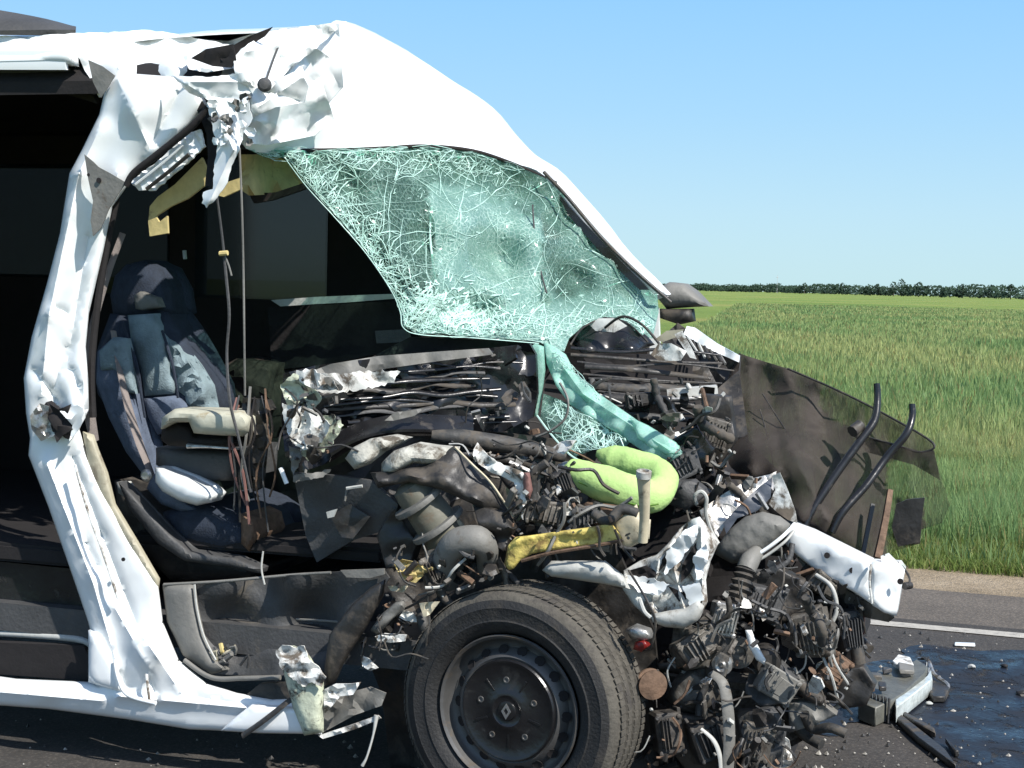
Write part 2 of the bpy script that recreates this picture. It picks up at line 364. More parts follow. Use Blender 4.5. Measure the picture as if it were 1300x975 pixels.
#PART2
# ================================================================== SETTING
# directions of the road, read off its painted edge line
A0 = G(1100, 790); A1 = G(1300, 808); RD = (A1-A0).normalized(); RN = Vector((-RD.y, RD.x, 0))     # along / away from camera
def road(a, n, z=0.): p = A0+RD*a+RN*n; return Vector((p.x, p.y, z))
nEdge = (G(1200, 749)-A0).dot(RN); nGrass = (G(1200, 724)-A0).dot(RN)
def strip(name, n0, n1, z, m, a0=-60, a1=60, na=1, nn=1, wob0=0, wob1=0, kind='structure', seed=0):
    v = []; f = []
    for i in range(na+1):
        a = a0+(a1-a0)*i/na
        for j in range(nn+1):
            n_ = n0+(n1-n0)*j/nn
            if j == 0: n_ += wob0*(noise.noise((a*1.3, seed, 0))+.6*noise.noise((a*6, seed, 3)))
            if j == nn: n_ += wob1*(noise.noise((a*1.3, seed, 7))+.6*noise.noise((a*6, seed, 5)))
            v.append(road(a, n_, z))
    for i in range(na):
        for j in range(nn): k = i*(nn+1)+j; f.append((k, k+nn+1, k+nn+2, k+1))
    o = mkobj(name, v, f, m, None, 0); tag(o, kind=kind)
    if o.data.polygons[0].normal.z < 0: o.data.flip_normals()
    return o
# field soil/crop ground
m, n, N, K, b = nmat('crop_field'); tc = N.new('ShaderNodeTexCoord'); o_ = tc.outputs['Object']
z1 = noi(N, K, o_, .035, 6, .6); z2 = noi(N, K, o_, 1.3, 8, .75); z3 = noi(N, K, o_, .012, 3, .5, .5)
r1 = ramp(N, [(.3, (.13, .20, .05)), (.5, (.18, .25, .065)), (.62, (.27, .28, .09)), (.75, (.16, .24, .06))]); K.new(z1.outputs['Fac'], r1.inputs['Fac'])
r2 = ramp(N, [(.3, (.55, .55, .55)), (.7, (1.3, 1.3, 1.3))]); K.new(z2.outputs['Fac'], r2.inputs['Fac'])
K.new(mixc(N, K, .8, r1.outputs['Color'], r2.outputs['Color'], 'MULTIPLY'), b.inputs['Base Color']); b.inputs['Roughness'].default_value = 1; b.inputs['Specular IOR Level'].default_value = .1
bp = N.new('ShaderNodeBump'); bp.inputs['Strength'].default_value = .8; bp.inputs['Distance'].default_value = .3; K.new(z2.outputs['Fac'], bp.inputs['Height']); K.new(bp.outputs[0], b.inputs['Normal']); FIELD = m
m, n, N, K, b = nmat('dusty_shoulder_soil'); tc = N.new('ShaderNodeTexCoord'); o_ = tc.outputs['Object']
z1 = noi(N, K, o_, 2.2, 8, .7); z2 = noi(N, K, o_, 45, 5, .7)
r1 = ramp(N, [(.3, (.22, .165, .10)), (.55, (.36, .28, .185)), (.75, (.46, .37, .26))]); K.new(z1.outputs['Fac'], r1.inputs['Fac'])
r2 = ramp(N, [(.3, (.5, .5, .5)), (.7, (1.25, 1.25, 1.25))]); K.new(z2.outputs['Fac'], r2.inputs['Fac'])
K.new(mixc(N, K, .8, r1.outputs['Color'], r2.outputs['Color'], 'MULTIPLY'), b.inputs['Base Color']); b.inputs['Roughness'].default_value = 1
bp = N.new('ShaderNodeBump'); bp.inputs['Strength'].default_value = .9; bp.inputs['Distance'].default_value = .03; K.new(z2.outputs['Fac'], bp.inputs['Height']); K.new(bp.outputs[0], b.inputs['Normal']); SOIL = m
def asphalt(name, a, c, wet=False):
    m, n, N, K, b = nmat(name); tc = N.new('ShaderNodeTexCoord'); o_ = tc.outputs['Object']
    z1 = noi(N, K, o_, 1.6, 8, .7); z2 = noi(N, K, o_, 90, 4, .7); vo = N.new('ShaderNodeTexVoronoi'); vo.inputs['Scale'].default_value = 75; K.new(o_, vo.inputs['Vector'])
    r1 = ramp(N, [(.3, a), (.7, c)]); K.new(z1.outputs['Fac'], r1.inputs['Fac'])
    r2 = ramp(N, [(.15, (1.9, 1.85, 1.75)), (.30, (1, 1, 1)), (.8, (.6, .6, .6))]); K.new(vo.outputs['Distance'], r2.inputs['Fac'])
    K.new(mixc(N, K, .75, r1.outputs['Color'], r2.outputs['Color'], 'MULTIPLY'), b.inputs['Base Color'])
    b.inputs['Roughness'].default_value = .9
    bp = N.new('ShaderNodeBump'); bp.inputs['Strength'].default_value = .7; bp.inputs['Distance'].default_value = .006; K.new(z2.outputs['Fac'], bp.inputs['Height']); K.new(bp.outputs[0], b.inputs['Normal'])
    return m
ASPH = asphalt('worn_asphalt', (.030, .027, .024), (.068, .060, .052)); ASPH2 = asphalt('dusty_asphalt_edge', (.085, .072, .058), (.145, .122, .098))
def disc(name, z, rad, m):
    v = [(0, 40, z)]; f = []
    rings = [20, 60, 200, 700, rad]; seg = 48
    for r_ in rings:
        for s in range(seg): t = 2*math.pi*s/seg; v.append((r_*math.cos(t), 40+r_*math.sin(t), z))
    for s in range(seg):
        f.append((0, 1+s, 1+(s+1) % seg))
        for k in range(len(rings)-1): a = 1+k*seg+s; b_ = 1+k*seg+(s+1) % seg; f.append((a, a+seg, b_+seg, b_))
    return tag(mkobj(name, v, f, m, None, 0), kind='structure')
disc('field_ground', -.016, 4500, FIELD)
strip('road', -7.2, .16, 0, ASPH, na=2)
strip('road_shoulder', .16, nEdge, -.002, ASPH2, na=400, wob1=.06)
strip('dirt_verge', nEdge-.18, nGrass+.25, -.008, SOIL, na=400, wob1=.12, seed=3)
m, n, N, K, b = nmat('worn_road_paint'); tc = N.new('ShaderNodeTexCoord'); z = noi(N, K, tc.outputs['Object'], 22, 8, .75)
rp = ramp(N, [(.28, (.14, .13, .115)), (.46, (.34, .32, .28)), (.7, (.46, .43, .37))]); K.new(z.outputs['Fac'], rp.inputs['Fac']); K.new(rp.outputs[0], b.inputs['Base Color']); b.inputs['Roughness'].default_value = .85
strip('road_edge_line', -.055, .055, .004, m, na=300, wob0=.012, wob1=.012)

# grass of the verge and the cereal field: blades
def blades(name, pts, hs, ws, cols, bend, label):
    n_ = len(pts); q = np.random.RandomState(len(pts)); an = q.rand(n_)*math.pi*2; dx = np.cos(an); dy = np.sin(an)
    ba = q.rand(n_)*math.pi*2; bx = np.cos(ba)*bend*hs*q.rand(n_); by = np.sin(ba)*bend*hs*q.rand(n_)
    P = np.zeros((n_, 5, 3)); b0 = np.array(pts)
    P[:, 0] = b0-np.stack([dx*ws, dy*ws, 0*ws], 1)*.5; P[:, 1] = b0+np.stack([dx*ws, dy*ws, 0*ws], 1)*.5
    mid = b0+np.stack([bx*.3, by*.3, hs*.55], 1); P[:, 2] = mid-np.stack([dx*ws, dy*ws, 0*ws], 1)*.42; P[:, 3] = mid+np.stack([dx*ws, dy*ws, 0*ws], 1)*.42
    P[:, 4] = b0+np.stack([bx, by, hs], 1)
    me = bpy.data.meshes.new(name); me.vertices.add(n_*5); me.vertices.foreach_set('co', P.reshape(-1).astype(np.float32))
    base = np.arange(n_)*5; quad = np.stack([base, base+1, base+3, base+2], 1); tr = np.stack([base+2, base+3, base+4], 1)
    loops = np.concatenate([quad, tr], 1).reshape(-1); me.loops.add(len(loops)); me.loops.foreach_set('vertex_index', loops.astype(np.int32))
    st = np.stack([np.arange(n_)*7, np.arange(n_)*7+4], 1).reshape(-1); me.polygons.add(n_*2); me.polygons.foreach_set('loop_start', st.astype(np.int32)); me.polygons.foreach_set('loop_total', np.tile([4, 3], n_).astype(np.int32))
    me.update(); me.validate()
    ca = me.color_attributes.new('tone', 'FLOAT_COLOR', 'POINT'); cc = np.repeat(np.concatenate([cols, np.ones((n_, 1))], 1), 5, 0); ca.data.foreach_set('color', cc.reshape(-1).astype(np.float32))
    me.materials.append(BLADE); o = bpy.data.objects.new(name, me); C.objects.link(o); tag(o, label, 'grass', kind='stuff'); return o
m, n, N, K, b = nmat('grass_blade'); vc = N.new('ShaderNodeVertexColor'); vc.layer_name = 'tone'; K.new(vc.outputs[0], b.inputs['Base Color']); b.inputs['Roughness'].default_value = .55; b.inputs['Specular IOR Level'].default_value = .3
tl = N.new('ShaderNodeBsdfTranslucent'); K.new(vc.outputs[0], tl.inputs[0]); ms = N.new('ShaderNodeMixShader'); ms.inputs[0].default_value = .5; K.new(b.outputs[0], ms.inputs[1]); K.new(tl.outputs[0], ms.inputs[2]); K.new(ms.outputs[0], n.nodes['Material Output'].inputs['Surface']); BLADE = m
q = np.random.RandomState(3)
def field(n_, n0, n1, hh, ww, pal, power=1.0, spread=.62, name='x', label='', bend=.5):
    # density falls off with distance; wedge seen past the van plus a margin
    nn = n0+(n1-n0)*q.rand(n_)**power; dist = nn+float(A0.y)
    aa = (q.rand(n_)*1.0-.38)*dist*spread*1.2+.10*dist
    pts = np.array([A0.x, A0.y, -.016])+np.outer(aa-A0.x, [RD.x, RD.y, 0])+np.outer(nn, [RN.x, RN.y, 0])
    big = np.array([noise.noise((p[0]*.16, p[1]*.11, 1.0)) for p in pts]); sm = np.array([noise.noise((p[0]*1.1, p[1]*1.1, 4.0)) for p in pts])
    keep = (sm+q.rand(n_)*.9 > -.25); pts = pts[keep]; big = big[keep]; sm = sm[keep]; k = len(pts)
    t = np.clip(big*1.1+.45+q.randn(k)*.18, 0, 1)[:, None]; c = np.array(pal[0])*(1-t)+np.array(pal[1])*t
    dry = q.rand(k) < .07; c[dry] = np.array([.34, .29, .12])
    c *= .88*(1+q.randn(k)*.13)[:, None].clip(.5, 1.6)
    d = np.linalg.norm(pts[:, :2], axis=1)
    h = hh*(.6+.6*q.rand(k))*(1+.5*sm); wd = ww*np.maximum(1, d/9)*(.7+.6*q.rand(k))
    blades(name, pts, h, wd, np.clip(c, .01, .9), bend, label)
field(60000, nGrass+.0, nGrass+1.0, .10, .007, [(.17, .26, .06), (.40, .42, .15)], name='verge_grass', label='short trampled weeds and grass along the dirt verge', bend=.9, spread=.8)
field(70000, nGrass+.1, nGrass+30, .2, .009, [(.22, .34, .13), (.40, .46, .18)], power=1.8, spread=2.6, name='crop_grass', label='green cereal crop standing wide behind the wreck')
field(130000, nGrass+.7, nGrass+5.5, .22, .006, [(.22, .36, .14), (.38, .48, .19)], name='crop_grass', label='tall green cereal blades at the near edge of the field', bend=.45, spread=.8)
field(230000, nGrass+5, nGrass+170, .22, .008, [(.25, .37, .14), (.44, .47, .19)], power=2.1, name='crop_grass', label='green and yellowish cereal crop spreading over the field', bend=.45)

# far wood and single trees on the skyline
FOL = mat('dark_foliage', (.030, .052, .034), .95, var=.35, vscale=.02, bump=0, spec=.1); BARK = mat('tree_bark', (.10, .08, .06), .9, bump=.2)
def crown_geo(c, rx, rz, nleaf, seed, ls=.8):
    q = random.Random(seed); v = []; f = []
    for k in range(nleaf):
        a = q.uniform(0, 6.283); t = q.uniform(-1, 1); rad = math.sqrt(1-t*t)*q.uniform(.45, 1)**.5*(1+.25*math.sin(a*3+seed))
        p = c+Vector((math.cos(a)*rad*rx, math.sin(a)*rad*rx, t*rz*(1 if t > 0 else .75)))
        s = ls*q.uniform(.5, 1.2); n1 = Vector((q.uniform(-1, 1), q.uniform(-1, 1), q.uniform(-1, 1))).normalized()*s; n2 = n1.orthogonal().normalized()*s
        i = len(v); v += [p-n1, p+n2*.7, p+n1, p-n2*.6]; f.append((i, i+1, i+2, i+3))
    return v, f
T0 = G(880, 369.6); T0 = Vector((.115*1900, 1900, 0)); T1 = Vector((.325*900, 900, 0)); TD = (T1-T0); q2 = random.Random(12)
mb = MB()
for k in range(430):
    t = q2.uniform(-.6, 1.5); p = T0+TD*t+Vector((0, q2.uniform(0, 60), 0)); h = q2.uniform(6, 8.2)*(1.0+.3*noise.noise((t*9, 0, 0)))
    v, f = crown_geo(Vector((p.x, p.y, h*.5)), h*.9, h*.52, 46, k, 1.3); mb.add(v, f)
tag(mkobj('distant_wood', mb.v, mb.f, FOL, None, 0), 'dark low belt of woodland along the skyline behind the field', 'woodland', kind='stuff')
spots = [(1128, 12, 'slim tree left of the tallest on the skyline'), (1138, 15, 'tallest tree standing out of the skyline wood'), (1160, 11.5, 'rounded tree just right of the tallest on the skyline'), (1064, 11, 'round treetop standing out of the middle of the skyline wood'),
         (1108, 9.5, 'small tree standing out between two taller ones on the skyline'), (1215, 9.5, 'tree at the right of a low dip in the skyline wood'), (1275, 9.5, 'broad treetop near the right end of the skyline wood'), (1016, 11.5, 'treetop standing out near the mast on the skyline')]
for i, (px, h, lab) in enumerate(spots):
    u = (px-650)/FPX; t = (u*T0.y-T0.x)/(TD.x-u*TD.y); p = T0+TD*t-Vector((0, 6, 0)); h = 7+(h-7)*.62
    e = empty('skyline_tree', p, lab, 'tree', 'single trees standing out of the skyline wood')
    v, f = crown_geo(Vector((p.x, p.y, h*.62)), h*.26, h*.40, 90, 100+i, .9); mkobj('crown', v, f, FOL, e, 0, origin=p)
    v, f = tube_geo([p, p+Vector((.1, 0, h*.4)), p+Vector((0, 0, h*.8))], [.3, .2, .08], 6, 2); mkobj('trunk', v, f, BARK, e, 40, origin=p)
u = (983-650)/FPX; p = Vector((u*1500, 1500, 0)); v, f = tube_geo([p, p+Z*17], [.28, .14], 6, 1)
MAST = mat('pale_mast', (.45, .46, .46), .6, bump=0); e = empty('mast', p, 'thin pale mast rising from the wood on the skyline', 'mast'); mkobj('mast_pole', v, f, MAST, e, 40, origin=p)
v, f = box_geo(p+Z*15, Vector((.9, 0, 0)), Vector((0, .3, 0)), Z*.3); mkobj('antenna', v, f, MAST, e, 30, origin=p)

# coolant and oil spill with wet asphalt, and the crumbs scattered round it
m, n, N, K, b = nmat('wet_oily_asphalt'); tc = N.new('ShaderNodeTexCoord'); o_ = tc.outputs['Object']
z = noi(N, K, o_, 3, 8, .7); vo = N.new('ShaderNodeTexVoronoi'); vo.inputs['Scale'].default_value = 70; K.new(o_, vo.inputs['Vector'])
rp = ramp(N, [(.3, (.006, .009, .016)), (.7, (.018, .020, .026))]); K.new(z.outputs['Fac'], rp.inputs['Fac']); K.new(rp.outputs[0], b.inputs['Base Color'])
rr = ramp(N, [(.35, (.2,)*3), (.6, (.7,)*3)]); K.new(z.outputs['Fac'], rr.inputs['Fac']); K.new(rr.outputs[0], b.inputs['Roughness']); b.inputs['IOR'].default_value = 1.38
bp = N.new('ShaderNodeBump'); bp.inputs['Strength'].default_value = .35; bp.inputs['Distance'].default_value = .004; K.new(vo.outputs['Distance'], bp.inputs['Height']); K.new(bp.outputs[0], b.inputs['Normal']); WET = m
zz = noi(N, K, o_, 5, 9, .75, 1.2); ra = ramp(N, [(.36, (.15,)*3), (.5, (1,)*3)]); K.new(zz.outputs['Fac'], ra.inputs['Fac']); K.new(ra.outputs[0], b.inputs['Alpha'])
def puddle(name, outline, z, label, seed):
    P = []; nn_ = len(outline)
    for i in range(nn_*14):
        t = i/14; a = Vector(outline[int(t) % nn_]); b_ = Vector(outline[(int(t)+1) % nn_]); p = a.lerp(b_, t-int(t)); g = G(p.x, p.y, z)
        g += Vector((noise.noise(g*3+Vector((seed, 0, 0))), noise.noise(g*3+Vector((0, seed, 5))), 0))*.14+Vector((noise.noise(g*14), noise.noise(g*14+Vector((3, 3, 3))), 0))*.04; P.append(Vector((g.x, g.y, z)))
    o = mkobj(name, P, [tuple(range(len(P)))], WET, None, 0)
    if o.data.polygons[0].normal.z < 0: o.data.flip_normals()
    bm = bmesh.new(); bm.from_mesh(o.data); bmesh.ops.triangulate(bm, faces=bm.faces); bm.to_mesh(o.data); bm.free()
    tag(o, label, 'puddle')
puddle('fluid_spill', [(960, 905), (1000, 860), (1130, 833), (1180, 822), (1290, 826), (1420, 822), (1500, 860), (1480, 975), (1400, 1050), (1200, 1000), (1180, 935), (1120, 905), (1040, 930)], .004, 'dark bluish wet spill of engine fluid on the asphalt right of the wreck', 2)
GRAV = mat('broken_crumbs', (.34, .32, .28), .6, var=.5, vscale=60, bump=0); GRAVD = mat('dark_crumbs', (.04, .038, .035), .5, var=.5, vscale=60, bump=0)
mb = MB(); md = MB(); q2 = random.Random(5)
for k in range(2600):
    px = q2.triangular(-50, 1420, 1120) if q2.random() < .8 else q2.uniform(-50, 1300); py = q2.uniform(800, 1150); g = G(px, py, .004)
    if (g-A0).dot(RN) > -.02: continue
    s = q2.choice([.002, .003, .004, .006, .010])*q2.uniform(.6, 1.3); t = MB()
    v = [g+Vector((q2.uniform(-1, 1)*s, q2.uniform(-1, 1)*s, 0 if j < 4 else s*q2.uniform(.5, 1.3))) for j in range(4)]+[g+Vector((q2.uniform(-.5, .5)*s, q2.uniform(-.5, .5)*s, s*1.2))]
    c0 = g; v = [c0+Vector((math.cos(a)*s*q2.uniform(.6, 1.2), math.sin(a)*s*q2.uniform(.6, 1.2), 0)) for a in (0, 1.57, 3.14, 4.71)]+[c0+Vector((0, 0, s*q2.uniform(.6, 1.3)))]
    (mb if q2.random() < .45 else md).add(v, [(0, 1, 4), (1, 2, 4), (2, 3, 4), (3, 0, 4)])
tag(mkobj('glass_crumbs', mb.v, mb.f, GRAV, None, 0), 'pale glass crumbs and grit scattered over the asphalt', 'crumbs', kind='stuff')
tag(mkobj('plastic_crumbs', md.v, md.f, GRAVD, None, 0), 'dark plastic crumbs scattered over the asphalt', 'crumbs', kind='stuff')
#PART3
# ================================================================== THE WRECKED VAN
van = empty('crashed_van', O, 'white passenger van with its front end and near side torn off in a crash', 'van')
def prism(name, pts, l0, l1, m, parent=van, bev=0):   # polygon of (f, z) between two lateral depths
    n_ = len(pts); v = [VF(f, l0, z) for f, z in pts]+[VF(f, l1, z) for f, z in pts]
    fa = [tuple(range(n_))[::-1], tuple(range(n_, 2*n_))]+[(i, (i+1) % n_, (i+1) % n_+n_, i+n_) for i in range(n_)]
    o = mkobj(name, v, fa, m, parent, 30)
    bm = bmesh.new(); bm.from_mesh(o.data); bmesh.ops.recalc_face_normals(bm, faces=bm.faces)
    if bev: bmesh.ops.bevel(bm, geom=list(bm.edges), offset=bev, segments=2, affect='EDGES')
    bm.to_mesh(o.data); bm.free(); o.data.shade_smooth(); o.data.set_sharp_from_angle(angle=R(30)); return o
def fz(px, py, l): p = V(px, py, l)-O; return (p.dot(F), p.z)
W0 = 1.86
# ---- far side, rear body, floor, roof behind the cab (mostly out of frame, closes the dark interior)
at, ab = fz(700, 240, 1.78), fz(846, 392, 1.78)
wins = []
for x0, y0, x1, y1, nm in ((-420, 205, -110, 340, 'far_window'), (-60, 212, 98, 346, 'far_window'), (112, 232, 212, 372, 'far_window'), (250, 200, 414, 374, 'far_door_window')):
    lw = W0-.057; a_, b_ = fz(x0, y1, lw), fz(x1, y0, lw); wins.append((a_[0], b_[0], a_[1], b_[1])); 
    prism(nm, [(a_[0]-.012, a_[1]-.012), (a_[0]-.012, b_[1]+.012), (b_[0]+.012, b_[1]+.012), (b_[0]+.012, a_[1]-.012)], lw, lw+.006, TINT)
def farwall(nm, l0, l1, m, ins):
    f = -4.1+ins; zt = 2.18-ins; zb = .35+ins
    for w0, w1, z0, z1 in wins:
        prism(nm, [(f, zb), (f, zt), (w0, zt), (w0, zb)], l0, l1, m); prism(nm, [(w0, zb), (w0, z0), (w1, z0), (w1, zb)], l0, l1, m); prism(nm, [(w0, z1), (w0, zt), (w1, zt), (w1, z1)], l0, l1, m); f = w1
    prism(nm, [(f, zb), (f, zt), (at[0]-.25-ins, at[1]+.02-ins), (at[0]-.05-ins, at[1]-.05-ins), (ab[0]-.05-ins, ab[1]), (ab[0]-ins, .75), (-.2, zb)], l0, l1, m)
farwall('far_side_panel', W0, W0+.03, WCLEAN, 0)
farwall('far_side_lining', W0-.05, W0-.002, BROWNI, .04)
prism('floor_pan', [(-4.1, .38), (-4.1, .47), (-.15, .47), (-.15, .38)], .08, W0-.05, DGREY)
prism('cargo_floor', [(-4.05, .60), (-4.05, .66), (-1.36, .66), (-1.36, .60)], .10, W0-.06, INTER, bev=.01)
prism('bulkhead_trim', [(-4.08, .66), (-4.08, 2.15), (-4.02, 2.15), (-4.02, .66)], .06, W0-.06, BROWNI)
prism('rear_door', [(-4.16, .45), (-4.16, 2.22), (-4.1, 2.22), (-4.1, .45)], .02, W0+.02, WCLEAN, bev=.015)
sp = prism('rear_side_panel', [(-4.1, .35), (-4.1, 2.2), (-2.62, 2.24), (-2.62, .35), (-2.85, .35), (-2.95, .62), (-3.2, .74), (-3.45, .62), (-3.55, .35)], -.01, .03, WCLEAN)
prism('rear_side_window', [(-3.95, 1.35), (-3.95, 1.95), (-2.8, 1.97), (-2.8, 1.35)], -.018, -.008, TINT)
def roofrow(f, z, e=0): return [VF(f, .01+e, z-.10), VF(f, .04+e, z-.02), VF(f, .35, z+.05), VF(f, .95, z+.09), VF(f, 1.55, z+.05), VF(f, W0-.03, z-.02), VF(f, W0+.02, z-.12)]
zr = fz(0, 50, 0.02)[1]
loft('roof_panel', [roofrow(-4.15, zr+.0), roofrow(-3, zr+.02), roofrow(-2, zr+.01), roofrow(-1.45, zr)], WCLEAN, van, sub=3, th=.012)
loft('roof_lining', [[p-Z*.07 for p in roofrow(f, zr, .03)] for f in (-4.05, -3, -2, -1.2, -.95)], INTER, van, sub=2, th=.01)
# second wheel axle
def wheel(c, ax, parent_name, lab=None):
    ax = ax.normalized()
    hub = lathe('wheel', [(.075, -.14), (.085, -.10), (.085, -.035), (.06, -.03)], c, ax, STEEL, van, 24)
    if lab: hub['label'] = lab
    # tyre: carcass with grooved tread
    prof = [(.222, -.185), (.245, -.205), (.285, -.213), (.318, -.205), (.335, -.185)]
    g = [-.185, -.150, -.146, -.138, -.134, -.104, -.100, -.090, -.086, -.056, -.052, -.044, -.040, -.008]
    for i, h in enumerate(g[1:-1]): prof.append((.3435 if (i % 4 in (0, 3)) else .334, h))
    prof += [(.340, -.010), (.333, .004), (.318, .016), (.300, .020), (.296, .0225), (.290, .0205), (.262, .020), (.258, .0225), (.252, .020), (.232, .010), (.220, -.006)]
    v, f = lathe_geo(prof, c, ax, 96, False); mi = []
    t = mkobj('tyre', v, f, [TYREM, TREADM], hub, 28)
    bm = bmesh.new(); bm.from_mesh(t.data)
    np_ = len(prof)
    for fc in bm.faces:
        i = min(q.index for q in fc.verts)//96
        r_ = max(((q.co+O-c)-ax*((q.co+O-c).dot(ax))).length for q in fc.verts); fc.material_index = 1 if r_ > .331 else 0
    bmesh.ops.recalc_face_normals(bm, faces=bm.faces); bm.to_mesh(t.data); bm.free(); t.data.shade_smooth(); t.data.set_sharp_from_angle(angle=R(28))
    # shoulder lugs cut as proud ribs, one joined mesh of tiny blocks
    a = ax.cross(Z).normalized(); b_ = ax.cross(a); mb = MB()
    for k in range(104):
        for h, wd in ((-.172, .013), (-.118, .013), (-.071, .013), (-.024, .016)):
            an = 2*math.pi*(k+(.5 if h == -.118 else 0))/104; e = a*math.cos(an)+b_*math.sin(an); tg = ax.cross(e)
            v, f = box_geo(c+e*.3440+ax*h, e*.0012, (tg*.0080+ax*.002), ax*wd, 0); mb.add(v, f)
    k_ = mkobj('tread_blocks', mb.v, mb.f, TREADM, hub, 30); k_['kind'] = 'stuff'
    rim = lathe('rim', [(.218, -.19), (.224, -.182), (.205, -.17), (.195, -.06), (.200, -.028), (.214, -.012), (.2185, .004), (.2145, .010), (.207, .004), (.203, -.012), (.199, -.024), (.192, -.030), (.186, -.034), (.176, -.034), (.158, -.010), (.152, -.006), (.145, -.010), (.10, -.012)], c, ax, RIMM, hub, 64, False)
    for k in range(18):
        an = 2*math.pi*k/18; e = a*math.cos(an)+b_*math.sin(an); nn_ = (ax*.6+e*.8).normalized()
        p = c+e*.170-ax*.0235
        lathe('vent_hole', [(.0155, .002), (.0148, .0035), (.011, .0025)], p, (ax*.85+e*.53), INTER, hub, 12)
    cap = lathe('hubcap', [(.146, -.012), (.146, .000), (.142, .005), (.136, .004), (.132, .0015), (.06, .005), (.055, .008), (.045, .009), (.04, .006), (.028, .006), (.026, .010), (.022, .011)], c, ax, HUBM, hub, 64)
    for k in range(5):
        an = 2*math.pi*(k+.3)/5; e = a*math.cos(an)+b_*math.sin(an); tg = ax.cross(e)
        box('hubcap_rib', c+e*.088+ax*.0045, e*.02, tg*.003, ax*.0012, HUBM, hub, .3)
        lathe('lug_recess', [(.010, .0), (.009, .003), (.006, .003), (.005, .001)], c+(a*math.cos(an+.63)+b_*math.sin(an+.63))*.088+ax*.003, ax, RIMM, hub, 10)
    # diamond badge
    mb = MB(); P = [(0, .0225), (.0145, 0), (0, -.0225), (-.0145, 0)]; I = [(x*.5, y*.5) for x, y in P]; vv = []
    for S_, h in ((P, .011), (P, .015), (I, .015), (I, .011)):
        for x, y in S_: vv.append(c+a*x+b_*y+ax*h)
    ff = []
    for r_ in range(3):
        for i in range(4): j = (i+1) % 4; ff.append((r_*4+i, r_*4+j, r_*4+4+j, r_*4+4+i))
    mkobj('diamond_badge', vv, ff, SILVER, hub, 0)
    return hub
wc = V(645, 902, -.04)
wax = (-L*math.cos(R(9))-F*math.sin(R(9))-Z*.0)
wheel(wc, wax, 'w', 'front wheel with bare dark steel rim and black centre cap')
wheel(VF(-3.2, .02, .35), -L, 'w', 'rear wheel')
wheel(VF(-3.2, W0-.0, .35), L, 'w', 'far rear wheel')
wheel(VF(0.0, W0-.0, .35), L, 'w', 'far front wheel')

# ---- white door post and sill, one continuous torn skin with rounded edges
post = [(150, 92), (232, 98), (250, 108), (262, 132), (240, 160), (200, 195), (168, 222), (158, 240), (142, 262), (130, 320), (112, 398), (108, 440), (111, 480), (112, 520), (100, 545), (112, 585), (128, 618), (160, 680), (200, 742), (206, 790), (226, 838), (262, 868), (300, 880), (345, 888), (384, 886), (395, 905), (402, 932), (330, 930), (240, 926), (160, 913), (60, 900), (-80, 890), (-80, 848), (20, 862), (112, 866), (128, 868), (118, 815), (112, 790), (95, 740), (62, 645), (36, 578), (38, 556), (33, 525), (30, 480), (40, 428), (60, 358), (76, 296), (88, 220), (104, 190), (126, 145), (134, 110)]
pctl = [(100, 520, -.02), (70, 520, .05), (180, 130, .0), (110, 480, .0), (190, 830, -.02), (60, 880, .02)]
pcre = [(128, 160, 100, 220, -.02, 12), (100, 220, 62, 400, -.022, 10), (62, 400, 52, 500, -.02, 10), (112, 300, 84, 470, .012, 5), (60, 590, 118, 740, -.022, 9), (118, 740, 150, 850, -.018, 8), (92, 580, 130, 680, .012, 4), (130, 680, 176, 800, .012, 5), (176, 800, 230, 880, -.014, 8),
        (150, 100, 190, 190, -.02, 14), (236, 100, 176, 214, .014, 6), (150, 220, 134, 260, -.016, 8), (84, 440, 66, 500, .014, 5), (92, 470, 108, 520, .016, 5), (44, 470, 74, 510, .014, 5), (150, 884, 380, 905, -.022, 8), (186, 850, 200, 890, .012, 4), (250, 885, 330, 896, .008, 4), (-80, 872, 130, 890, -.02, 9), (110, 690, 122, 720, .014, 4), (70, 390, 84, 396, .012, 4), (145, 770, 190, 850, -.014, 8)]
sheet('door_post', post, WHITE, van, ctrl=pctl, l=.03, step=7, amp=.006, lam=90, seed=21, bulge=.028, bw=9, th=.004, angle=38, cre=pcre)
# torn hole in the middle of the post with curled lips
vt('hinge_recess', [(62, 515, .0), (78, 538, -.03), (90, 552, .0)], [9, 14, 8], INTER, van, seg=7, sub=3)
sheet('torn_lip', [(50, 512), (62, 516), (60, 530), (72, 552), (52, 560), (40, 545), (38, 528)], METAL, van, l=-.045, step=6, amp=.014, lam=18, seed=4, th=.003)
sheet('torn_lip', [(62, 512), (74, 520), (90, 513), (84, 530), (92, 545), (80, 552), (72, 562), (64, 540), (70, 530)], INTER, van, l=-.05, step=6, amp=.012, lam=18, seed=5, th=.003)
sheet('torn_lip', [(76, 522), (104, 512), (108, 530), (98, 548), (88, 560), (92, 540)], WHITE, van, l=-.055, step=6, amp=.012, lam=18, seed=6, th=.003)
